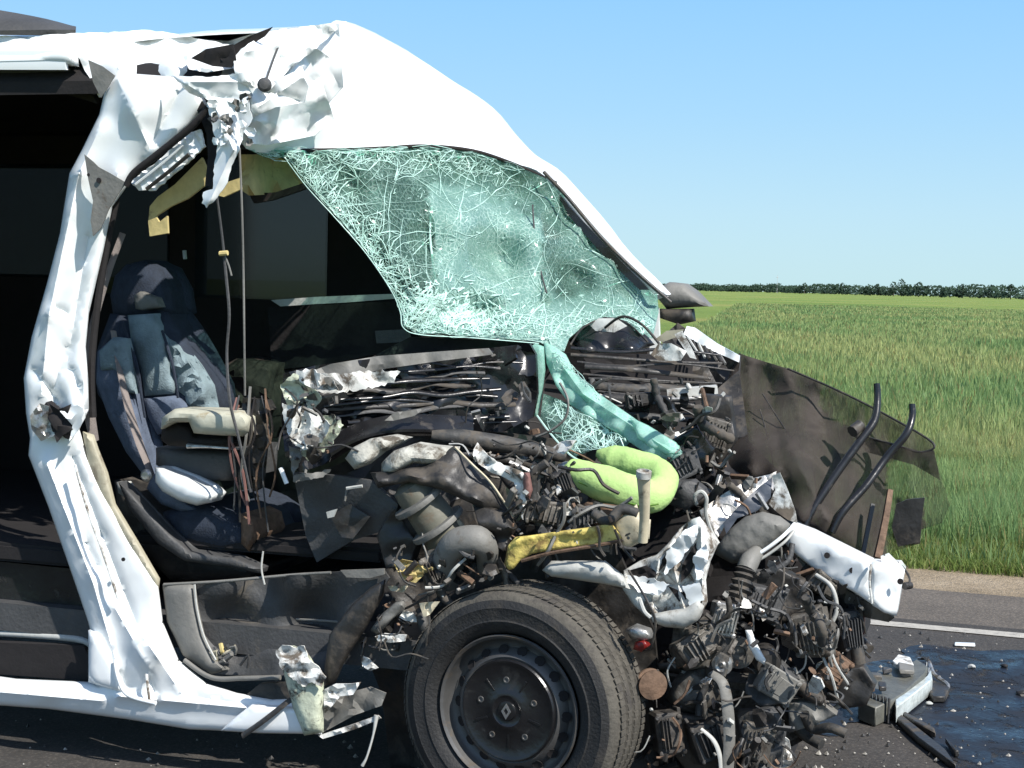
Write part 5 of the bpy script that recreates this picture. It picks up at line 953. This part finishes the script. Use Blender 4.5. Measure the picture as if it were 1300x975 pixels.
#PART5
# ---- engine and everything torn round it
blk = sheet('engine_block', [(660, 660, .55), (760, 590, .7), (900, 600, .7), (1010, 690, .7), (1080, 740, .7), (1090, 830, .7), (1060, 880, .6), (1000, 905, .6), (990, 1010, .6), (760, 1060, .6), (600, 900, .65), (600, 720, .6)], INTER, van, step=14, amp=.07, lam=60, seed=301, back=.5, angle=24)
sheet('firewall', [(400, 600, .5), (560, 540, .7), (720, 560, .8), (900, 560, 1.1), (900, 700, .9), (640, 760, .7), (500, 760, .5), (480, 700, .45)], BLK, van, step=14, amp=.04, lam=60, seed=302, th=.03)
sheet('wheel_house', [(440, 770, .3), (520, 690, .35), (640, 660, .35), (780, 690, .35), (830, 800, .35), (850, 1000, .35), (500, 1010, .35), (484, 880, .3)], BLK, van, step=14, amp=.03, lam=60, seed=303, th=.02)
prism('subframe', [(-.45, .15), (-.45, .34), (.75, .34), (.85, .22), (.75, .15)], .45, 1.6, STEEL, bev=.02)
lathe('brake_disc', [(.03, -.2), (.03, -.10), (.14, -.10), (.14, -.075), (.03, -.075)], wc+wax*-.05, wax, STEEL, van, 40)
sheet('flange_scrap', [(500, 716), (510, 710), (540, 716), (552, 722), (536, 732), (528, 740), (510, 736)], LINER, van, l=-.01, step=4, amp=.016, lam=12, seed=310)
sheet('flange_scrap', [(492, 744), (512, 744), (520, 742), (512, 752), (496, 750)], TAN, van, l=.0, step=4, amp=.012, lam=12, seed=311)
sheet('flange_scrap', [(532, 766), (548, 764), (558, 764), (546, 780), (538, 784)], TAN, van, l=-.02, step=4, amp=.01, lam=12, seed=312)
sheet('fabric_scrap', [(470, 800), (484, 780), (502, 764), (512, 762), (514, 774), (498, 786), (480, 806)], MGREY, van, l=.0, step=5, amp=.01, bulge=.02, bw=6, lam=20, seed=313)
sheet('flange_scrap', [(476, 808), (488, 804), (516, 806), (514, 814), (496, 816), (480, 814)], WDIRTY, van, l=-.01, step=4, amp=.012, lam=12, seed=314)
sheet('flange_scrap', [(458, 832), (468, 836), (480, 848), (470, 852), (460, 846)], WDIRTY, van, l=-.0, step=4, amp=.01, lam=12, seed=315)
vt('corrugated_intake_hose', [(948, 722, .32), (940, 748, .30), (930, 776, .28), (924, 800, .27)], [13, 14, 15, 15], RUBBER, van, seg=14, sub=7, ribs=1)
vt('intake_hose', [(924, 800, .27), (912, 828, .26), (894, 852, .25), (876, 868, .24)], [15, 16, 16, 14], RUBBER, van, seg=14)
vt('intake_hose', [(962, 700, .38), (952, 712, .34), (947, 724, .32)], [9, 13, 13], MGREY, van, seg=14)
vt('drive_belt', [(902, 854, .16), (918, 868, .14), (924, 900, .13), (926, 940, .13), (924, 980, .13)], [5, 7, 8, 8, 8], MGREY, van, seg=10, flat=.35)
vt('drive_belt', [(890, 925, .12), (906, 940, .12), (914, 960, .12), (916, 985, .12)], [2, 3, 3.5, 3], LGREY, van, seg=8, flat=.5)
lathe('alternator_pulley', [(.02, 0), (.045, 0), (.045, .008), (.036, .014), (.036, .022), (.045, .028), (.045, .034), (.022, .036), (.018, .028)], V(936, 826, .28), -L+F*.3, STEEL, van, 32)
lathe('idler_pulley', [(.012, 0), (.030, 0), (.030, .02), (.02, .024), (.012, .02), (.006, .026)], V(918, 842, .2), -L, METAL, van, 24)
lathe('coil_bracket', [(.035, 0), (.042, .004), (.042, .012), (.03, .016), (.03, .024), (.042, .03), (.042, .036), (.02, .04)], V(824, 866, .1), -L+F*.6, RUST, van, 28)
lathe('oil_filter', [(.03, 0), (.04, .01), (.04, .07), (.034, .08), (.01, .082)], V(968, 830, .35), -L+F*.4-Z*.2, BLK, van, 24)
sheet('silver_canister', [(794, 800), (806, 794), (824, 800), (828, 810), (818, 814), (800, 810)], METAL, van, l=.05, step=5, bulge=.02, bw=6, seed=320, back=.03)
sheet('red_connector', [(806, 816), (818, 812), (824, 820), (814, 828), (804, 824)], REDM, van, l=.04, step=4, bulge=.01, bw=4, seed=321, back=.02)
sheet('gearbox_casing', [(856, 862), (880, 846), (902, 862), (908, 890), (890, 908), (862, 904), (846, 886)], STEEL, van, l=.25, step=7, bulge=.05, bw=14, amp=.012, lam=24, seed=322, back=.2)
sheet('white_bent_strip', [(946, 800), (954, 800), (962, 820), (972, 838), (970, 844), (960, 838), (950, 820)], WCLEAN, van, l=.22, step=5, bulge=.01, bw=4, seed=323)
sheet('white_battery_piece', [(1036, 844), (1050, 838), (1054, 856), (1044, 866), (1034, 862)], WDIRTY, van, l=.42, step=5, seed=324, th=.02, amp=.004)
sheet('pale_torn_rag', [(990, 930), (1002, 940), (1006, 965), (1000, 985), (990, 975), (986, 950)], WDIRTY, van, l=.3, step=5, amp=.02, lam=14, seed=325)
vt('radiator_hose', [(1010, 880, .5), (1040, 876, .48), (1066, 884, .5), (1076, 894, .52)], [10, 11, 11, 8], RUBBER, van, seg=12)
vt('radiator_hose', [(1066, 790, .5), (1086, 820, .48), (1090, 850, .48), (1084, 880, .5)], [8, 9, 9, 8], RUBBER, van, seg=12)
vt('radiator_hose', [(1004, 850, .38), (1020, 874, .36), (1044, 890, .38)], [9, 10, 8], BLK, van, seg=12)
vt('coolant_pipe', [(1036, 730, .45), (1056, 746, .42), (1062, 776, .42), (1050, 800, .42)], 3, LGREY, van, seg=8)
vt('white_wire', [(1040, 790, .38), (1044, 830, .36), (1056, 860, .36), (1064, 890, .4)], 2, LGREY, van, seg=6)
vt('white_wire', [(1048, 800, .38), (1060, 840, .36), (1078, 870, .38)], 1.6, LGREY, van, seg=6)
vt('loose_cable', [(1020, 926, .5), (1044, 908, .5), (1064, 896, .48), (1076, 888, .5)], [1.6, 1.8, 3, 1.8], LGREY, van, seg=7)
vt('loose_cable', [(798, 724, .05), (820, 760, .0), (832, 790, .0), (826, 822, .02), (816, 826, .05)], 1.6, BLK, van, seg=6)
vt('loose_cable', [(812, 760, -.02), (818, 776, -.03), (826, 784, -.03)], 2.4, LGREY, van, seg=6)

for k, (nm, pl, mm, l_, am, bl) in enumerate((
    ('crushed_housing', [(856, 790), (880, 800), (905, 790), (915, 812), (900, 846), (870, 852), (850, 830)], STEEL, .24, .02, .04),
    ('crushed_housing', [(950, 735), (990, 722), (1020, 738), (1030, 770), (1000, 790), (962, 782)], BLK, .46, .03, .04),
    ('cast_bracket', [(1000, 780), (1040, 770), (1062, 800), (1050, 830), (1016, 836), (996, 812)], STEEL, .44, .03, .03),
    ('cast_bracket', [(1060, 850), (1096, 846), (1112, 870), (1100, 896), (1070, 900), (1050, 880)], BLK, .48, .02, .04),
    ('bent_plate', [(952, 850), (990, 842), (1012, 864), (1000, 892), (966, 898), (944, 878)], DGREY, .34, .03, .02),
    ('bent_plate', [(1000, 892), (1040, 890), (1062, 908), (1030, 922), (1002, 930)], MGREY, .42, .02, .02),
    ('fan_shroud_piece', [(860, 905), (900, 912), (930, 940), (934, 985), (880, 990), (850, 950)], BLK, .26, .03, .03),
    ('fan_shroud_piece', [(936, 905), (980, 900), (996, 930), (990, 985), (944, 985)], DGREY, .3, .03, .02),
    ('radiator_core', [(1036, 700), (1086, 740), (1084, 772), (1058, 780), (1030, 760), (1016, 724)], BLK, .58, .02, .01),
    ('bent_plate', [(700, 600), (730, 590), (750, 622), (742, 650), (712, 640)], DGREY, .24, .02, .02),
    ('cast_bracket', [(664, 636), (700, 626), (726, 650), (716, 672), (680, 668)], STEEL, .18, .02, .03),
    ('cast_bracket', [(740, 640), (784, 644), (790, 664), (756, 668)], RUST, .16, .02, .03),
    ('bent_plate', [(850, 560), (884, 540), (906, 570), (890, 610), (856, 612)], BGLOSS, .6, .03, .02),
    ('bent_plate', [(890, 500), (926, 504), (934, 560), (912, 592), (892, 550)], BLK, .75, .03, .02),
    ('crushed_housing', [(846, 612), (880, 610), (900, 626), (872, 648), (848, 640)], DGREY, .48, .02, .03),
    ('bent_plate', [(600, 640), (636, 650), (652, 672), (640, 700), (612, 684)], BLK, .09, .03, .02),
    ('cast_bracket', [(540, 700), (566, 690), (572, 716), (560, 744), (540, 736)], STEEL, .08, .02, .03),
    ('shock_tower', [(500, 640), (530, 690), (520, 720), (490, 722), (478, 680)], BLK, .12, .02, .03),
    ('bent_plate', [(800, 500), (850, 504), (860, 536), (826, 540), (796, 522)], BGLOSS, .85, .03, .02))):
    sheet(nm, pl, mm, van, l=l_-.05, step=6, amp=am*.8, lam=44, bulge=bl*.25, bw=5, seed=700+k, back=.05, th=.01)
for k in range(14): vt('radiator_fin', [(1022+k*4.4, 722+k*3.4, .545), (1028+k*4.0, 752+k*2.2, .545)], 1, MGREY, van, seg=4, sub=1)
def casting(x, y, l_, w_, h_, mm, rot, tilt, seed):
    q = random.Random(seed); c = V(x, y, l_); a = (right*math.cos(rot)+up*math.sin(rot)+L*tilt).normalized(); b_ = (up*math.cos(rot)-right*math.sin(rot)); b_ = (b_-a*b_.dot(a)).normalized(); n_ = a.cross(b_)
    if n_.dot(L) > 0: n_ = -n_
    w_ /= 440; h_ /= 440; mb = MB(); d = q.uniform(.02, .04)
    for g in (box_geo(c, a*w_, b_*h_, n_*d, .2), box_geo(c+n_*d*.9, a*w_*.72, b_*h_*.66, n_*d*.35, .3), box_geo(c+a*w_*.98-n_*d*.2, a*w_*.12, b_*h_*1.16, n_*d*.6, .2)): mb.add(*g)
    for k in range(q.randint(3, 6)): mb.add(*box_geo(c+a*w_*(-.6+.26*k)+n_*d*1.25, a*w_*.035, b_*h_*.72, n_*d*.28, 0))
    for sx in (-1, 1):
        for sy in (-1, 1): mb.add(*lathe_geo([(.007, 0), (.007, .007), (.004, .009)], c+a*w_*.88*sx+b_*h_*.85*sy+n_*d*.95, n_, 8))
    for k, vv_ in enumerate(mb.v): mb.v[k] = vv_+Vector((noise.noise(vv_*14), noise.noise(vv_*14+Vector((5, 0, 0))), noise.noise(vv_*14+Vector((0, 5, 0)))))*.014
    o = mkobj('cast_housing', mb.v, mb.f, mm, van, 30); bm = bmesh.new(); bm.from_mesh(o.data); bmesh.ops.recalc_face_normals(bm, faces=bm.faces); bm.to_mesh(o.data); bm.free(); return o
for k, a_ in enumerate(((882, 822, .18, 26, 18, STEEL, .5, .3), (968, 764, .36, 24, 20, DGREY, -.4, .2), (1028, 804, .38, 22, 28, STEEL, .2, -.3), (986, 868, .28, 26, 18, MGREY, -.6, .3), (898, 940, .18, 22, 26, BLK, .3, .2),
      (960, 940, .26, 20, 24, STEEL, -.2, -.2), (1058, 852, .42, 20, 16, RUST, .9, .2), (846, 930, .14, 18, 26, BLK, .1, .3), (1074, 800, .5, 15, 26, DGREY, .2, .3), (916, 786, .24, 16, 22, METAL, -.3, .2),
      (690, 650, .1, 24, 14, STEEL, -.2, .2), (742, 655, .12, 20, 12, DGREY, .2, .2), (866, 590, .5, 20, 18, DGREY, .4, .2), (906, 550, .62, 16, 22, STEEL, -.2, .3), (814, 508, .75, 22, 10, BLK, .1, .2), (716, 615, .18, 14, 18, BLK, .5, .2), (550, 724, .04, 14, 18, STEEL, .4, .3), (1044, 742, .5, 20, 14, STEEL, -.6, .1))):
    casting(*a_, 900+k)
# many loose pieces: hoses, wires, brackets and plates, each an object of its own
zones = [  # polygon, lateral range, hoses, wires, plates, rods
    ([(830, 800), (900, 780), (940, 720), (1000, 700), (1060, 760), (1085, 800), (1085, 870), (1050, 900), (1000, 915), (995, 985), (820, 990), (815, 860)], (.12, .45), 13, 70, 40, 12),
    ([(640, 590), (720, 585), (740, 630), (810, 660), (790, 700), (660, 680), (640, 700), (620, 680), (650, 640)], (.02, .30), 8, 30, 18, 7),
    ([(500, 690), (560, 700), (640, 690), (640, 730), (560, 760), (520, 790), (480, 830), (440, 850), (470, 790), (495, 740)], (-.0, .12), 5, 18, 16, 5),
    ([(850, 520), (920, 500), (935, 600), (990, 610), (960, 640), (890, 650), (850, 660), (846, 600)], (.45, .8), 9, 24, 14, 5),
    ([(560, 560), (720, 560), (730, 600), (700, 620), (650, 600), (600, 575)], (.2, .4), 4, 12, 6, 2),
    ([(730, 470), (900, 480), (920, 520), (900, 560), (860, 560), (800, 530), (760, 500)], (.7, .95), 8, 16, 8, 4),
    ([(600, 450), (675, 450), (678, 530), (700, 560), (660, 556), (610, 530)], (.42, .6), 0, 4, 3, 2),
    ([(355, 480), (420, 480), (440, 540), (400, 600), (360, 600)], (-.02, .08), 0, 5, 9, 0),
    ([(990, 690), (1100, 760), (1080, 800), (1000, 760), (960, 730)], (.5, .62), 5, 20, 9, 4)]
q4 = random.Random(99)
def rp_in(pl):
    xs = [p[0] for p in pl]; ys = [p[1] for p in pl]
    while True:
        x, y = q4.uniform(min(xs), max(xs)), q4.uniform(min(ys), max(ys))
        if inside(x, y, pl): return x, y
HM = [RUBBER, BLK, RUBBER, DGREY, BLK, RUBBER, STEEL]; WM = [BLK, RUBBER, DGREY, MGREY, BLK, RUST, BLK, LGREY, BLK, BLK, RUBBER]; PM = [STEEL, BLK, METAL, RUST, DGREY, WDIRTY, MGREY, BLK, DGREY, STEEL, BLK, BGLOSS]
small = {}
for pl, (l0, l1), nh, nw, npl, nr in zones:
    for k in range(nh):
        x, y = rp_in(pl); l_ = q4.uniform(l0, l1); a = q4.gauss(1.5, .6); pts = []
        for s in range(4): pts.append((x, y, l_+q4.uniform(-.03, .03))); x += math.cos(a)*22; y += math.sin(a)*22; a += q4.gauss(0, .5)
        vt('hose', pts, q4.uniform(3, 8), q4.choice(HM), van, seg=10, sub=4, ribs=1 if q4.random() < .2 else 0)
    for k in range(nw):
        x, y = rp_in(pl); l_ = q4.uniform(l0-.05, l1-.05); a = q4.gauss(1.4, .9); pts = []; st = q4.uniform(10, 24)
        for s in range(q4.randint(3, 5)): pts.append((x, y, l_+q4.uniform(-.02, .02))); x += math.cos(a)*st; y += math.sin(a)*st; a += q4.gauss(0, .6)
        vt('wire', pts, q4.choice([1, 1.3, 1.8, 2.4]), q4.choice(WM), van, seg=5, sub=4)
    for k in range(npl):
        x, y = rp_in(pl); r_ = q4.uniform(5, 15); n_ = q4.randint(5, 7); a0 = q4.uniform(0, 6); asp = q4.uniform(.35, 1); rot = q4.uniform(0, 3.14); P = []
        for j in range(n_):
            t = a0+6.283*j/n_; rr = r_*q4.uniform(.6, 1.2); u_ = math.cos(t)*rr; w_ = math.sin(t)*rr*asp; P.append((x+u_*math.cos(rot)-w_*math.sin(rot), y+u_*math.sin(rot)+w_*math.cos(rot), q4.uniform(l0-.03, l0+(l1-l0)*.7)+q4.uniform(-.03, .03) if j == 0 else None))
        lb = P[0][2]; tl_ = q4.uniform(-.004, .004); tm_ = q4.uniform(-.004, .004); P = [(p[0], p[1], lb+(p[0]-x)*tl_+(p[1]-y)*tm_) for p in P]
        sheet('torn_plate', P, q4.choice(PM), van, step=6, amp=.012, lam=16, seed=1000+k*7+int(x), th=.004, back=q4.choice([.004, .004, .02]), angle=22)
    for k in range(nr):
        x, y = rp_in(pl); l_ = q4.uniform(l0-.04, l1-.04); a = q4.uniform(0, 3.14); ln = q4.uniform(10, 30)
        c = V(x, y, l_); d = (V(x+math.cos(a)*ln, y+math.sin(a)*ln, l_+q4.uniform(-.05, .05))-c)/2; s1 = d.orthogonal().normalized()*q4.uniform(.004, .009); s2 = d.cross(s1).normalized()*q4.uniform(.003, .012)
        box('bracket', c+d, d, s1, s2, q4.choice(PM), van, .2)
    # crumbs, bolts and clips too small to pick apart
    for k in range(int((nw+npl)*1.5)):
        x, y = rp_in(pl); mm = q4.choice([LGREY, STEEL, BLK, MGREY, STEEL, BLK, DGREY, RUST, BLK]); mb = small.setdefault(mm.name, (mm, MB()))[1]
        c = V(x, y, q4.uniform(l0-.06, l1-.02)); s = q4.uniform(.002, .0055); d1 = Vector((q4.uniform(-1, 1), q4.uniform(-1, 1), q4.uniform(-1, 1))).normalized(); d2 = d1.orthogonal().normalized()
        v, f = box_geo(c, d1*s*q4.uniform(1, 2.4), d2*s, d1.cross(d2)*s*q4.uniform(.4, 1), 0); mb.add(v, f)
for k, (mm, mb) in small.items(): mkobj('loose_fittings', mb.v, mb.f, mm, van, 20)['kind'] = 'stuff'

# ---- pieces lying on the road
def gpart(name, outline, z, m, parent, org, th=.01, amp=.0):
    P = [G(x, y, z) for x, y in outline]; P = [Vector((p.x, p.y, z+amp*noise.noise(p*20))) for p in P]; n_ = len(P)
    v = P+[p-Z*th for p in P]; fa = [tuple(range(n_)), tuple(range(n_, 2*n_))[::-1]]+[(i, (i+1) % n_, (i+1) % n_+n_, i+n_) for i in range(n_)]
    o = mkobj(name, v, fa, m, parent, 30, origin=org); bm = bmesh.new(); bm.from_mesh(o.data); bmesh.ops.recalc_face_normals(bm, faces=bm.faces); bmesh.ops.bevel(bm, geom=list(bm.edges), offset=min(.004, th*.3), segments=1, affect='EDGES'); bm.to_mesh(o.data); bm.free(); return o
org = G(1135, 890)
hl = empty('lamp_housing', org, 'broken grey ribbed lamp housing lying at the edge of the wet spill', 'car part')
gpart('housing_body', [(1090, 890), (1094, 872), (1108, 862), (1114, 850), (1136, 840), (1148, 843), (1164, 838), (1178, 848), (1174, 860), (1150, 878), (1134, 888), (1112, 897)], .075, mat('dusty_housing', (.10, .10, .085), .5, var=.3, vscale=20, bump=.3), hl, org, th=.07, amp=.035)
for k in range(9):
    a = G(1092+k*4.6, 876+k*1.4, .092); v, f = box_geo(Vector((a.x, a.y, .05)), Vector((.0035, 0, 0)), Vector((0, .006, 0)), Z*.045, .1); mkobj('rib', v, f, DGREY, hl, 30, origin=org)
for k, (x, y, dx, dy) in enumerate(((1110, 856, 9, 3), (1126, 848, 6, 2), (1150, 846, 10, 4), (1120, 868, 5, 3), (1104, 868, 6, 3))):
    gpart('mounting_lug', [(x-dx, y-dy), (x+dx, y-dy*.6), (x+dx*1.1, y+dy), (x-dx*.8, y+dy*1.2)], .092+.006*k, [STEEL, DGREY, MGREY, BLK, RUST][k], hl, org, th=.018, amp=.02)
for k in range(13):
    a = G(1140+k*3.2, 886-k*2.4, .0); v, f = tube_geo([Vector((a.x, a.y-.006, .01)), Vector((a.x, a.y-.006, .064))], .0016, 5, 1); mkobj('lens_flute', v, f, WCLEAN, hl, 30, origin=org)
gpart('clear_lens', [(1136, 888), (1176, 858), (1182, 848), (1184, 862), (1138, 898)], .07, mat('pale_lens', (.48, .52, .5), .15, var=.3, vscale=30, bump=.1), hl, org, th=.06)
gpart('white_rim', [(1132, 838), (1140, 831), (1156, 834), (1160, 842), (1140, 844)], .10, WDIRTY, hl, org, th=.02, amp=.02)
org = G(1190, 880); b_ = empty('bent_bracket', org, 'bent black and silver bracket lying right of the broken lamp housing', 'car part')
v, f = tube_geo([G(1166, 836, .07), G(1178, 838, .08), G(1186, 856, .05), G(1204, 870, .03), G(1198, 880, .012)], [.006, .008, .008, .007, .005], 6, 4); mkobj('bracket_arm', v, f, METAL, b_, 40, origin=org)
gpart('bracket_foot', [(1174, 862), (1186, 862), (1206, 872), (1200, 884), (1184, 884), (1178, 876)], .03, BLK, b_, org, th=.024)
for i, (pts, lab) in enumerate((([(1126, 898), (1140, 902), (1200, 950), (1214, 968), (1204, 964), (1164, 934)], 'long black trim strip lying on the wet road, nearest of the two'), ([(1136, 896), (1150, 902), (1186, 924), (1188, 930), (1160, 916)], 'short black trim strip lying above the long one on the wet road'), ([(1200, 936), (1206, 940), (1218, 952), (1212, 952)], 'smallest black scrap beside the tip of the long trim strip'))):
    org = G(*pts[0]); e = gpart('trim_strip', pts, .03, BLK, None, org, th=.024, amp=.01); tag(e, lab, 'car part')
P_ = [(1212, 815), (1238, 816), (1238, 819), (1212, 818)]; tag(gpart('white_strip_piece', P_, .012, WCLEAN, None, G(*P_[0]), th=.008), 'small white plastic strip lying just below the road edge line', 'car part')
for (x, y, s, lab) in ((1234, 846, 5, 'round pale chunk lying at the top of the wet spill'), (1275, 845, 5, 'dark chunk lying at the top right of the wet spill'), (1298, 880, 8, 'largest dark chunk lying at the right edge of the picture'), (1180, 893, 4, 'small pale chunk lying in the wet spill below the bent bracket')):
    c = G(x, y, .01); bm = bmesh.new(); bmesh.ops.create_icosphere(bm, subdivisions=2, radius=s/330)
    for q_ in bm.verts: q_.co *= 1+.5*noise.noise(q_.co*60+Vector((x, 0, 0))); q_.co.z *= .6
    v = [c+q_.co for q_ in bm.verts]; bm.verts.index_update(); f = [tuple(q_.index for q_ in g.verts) for g in bm.faces]; bm.free()
    tag(mkobj('debris_chunk', v, f, LGREY if 'pale' in lab else BLK, None, 30, origin=Vector((c.x, c.y, 0))), lab, 'debris')
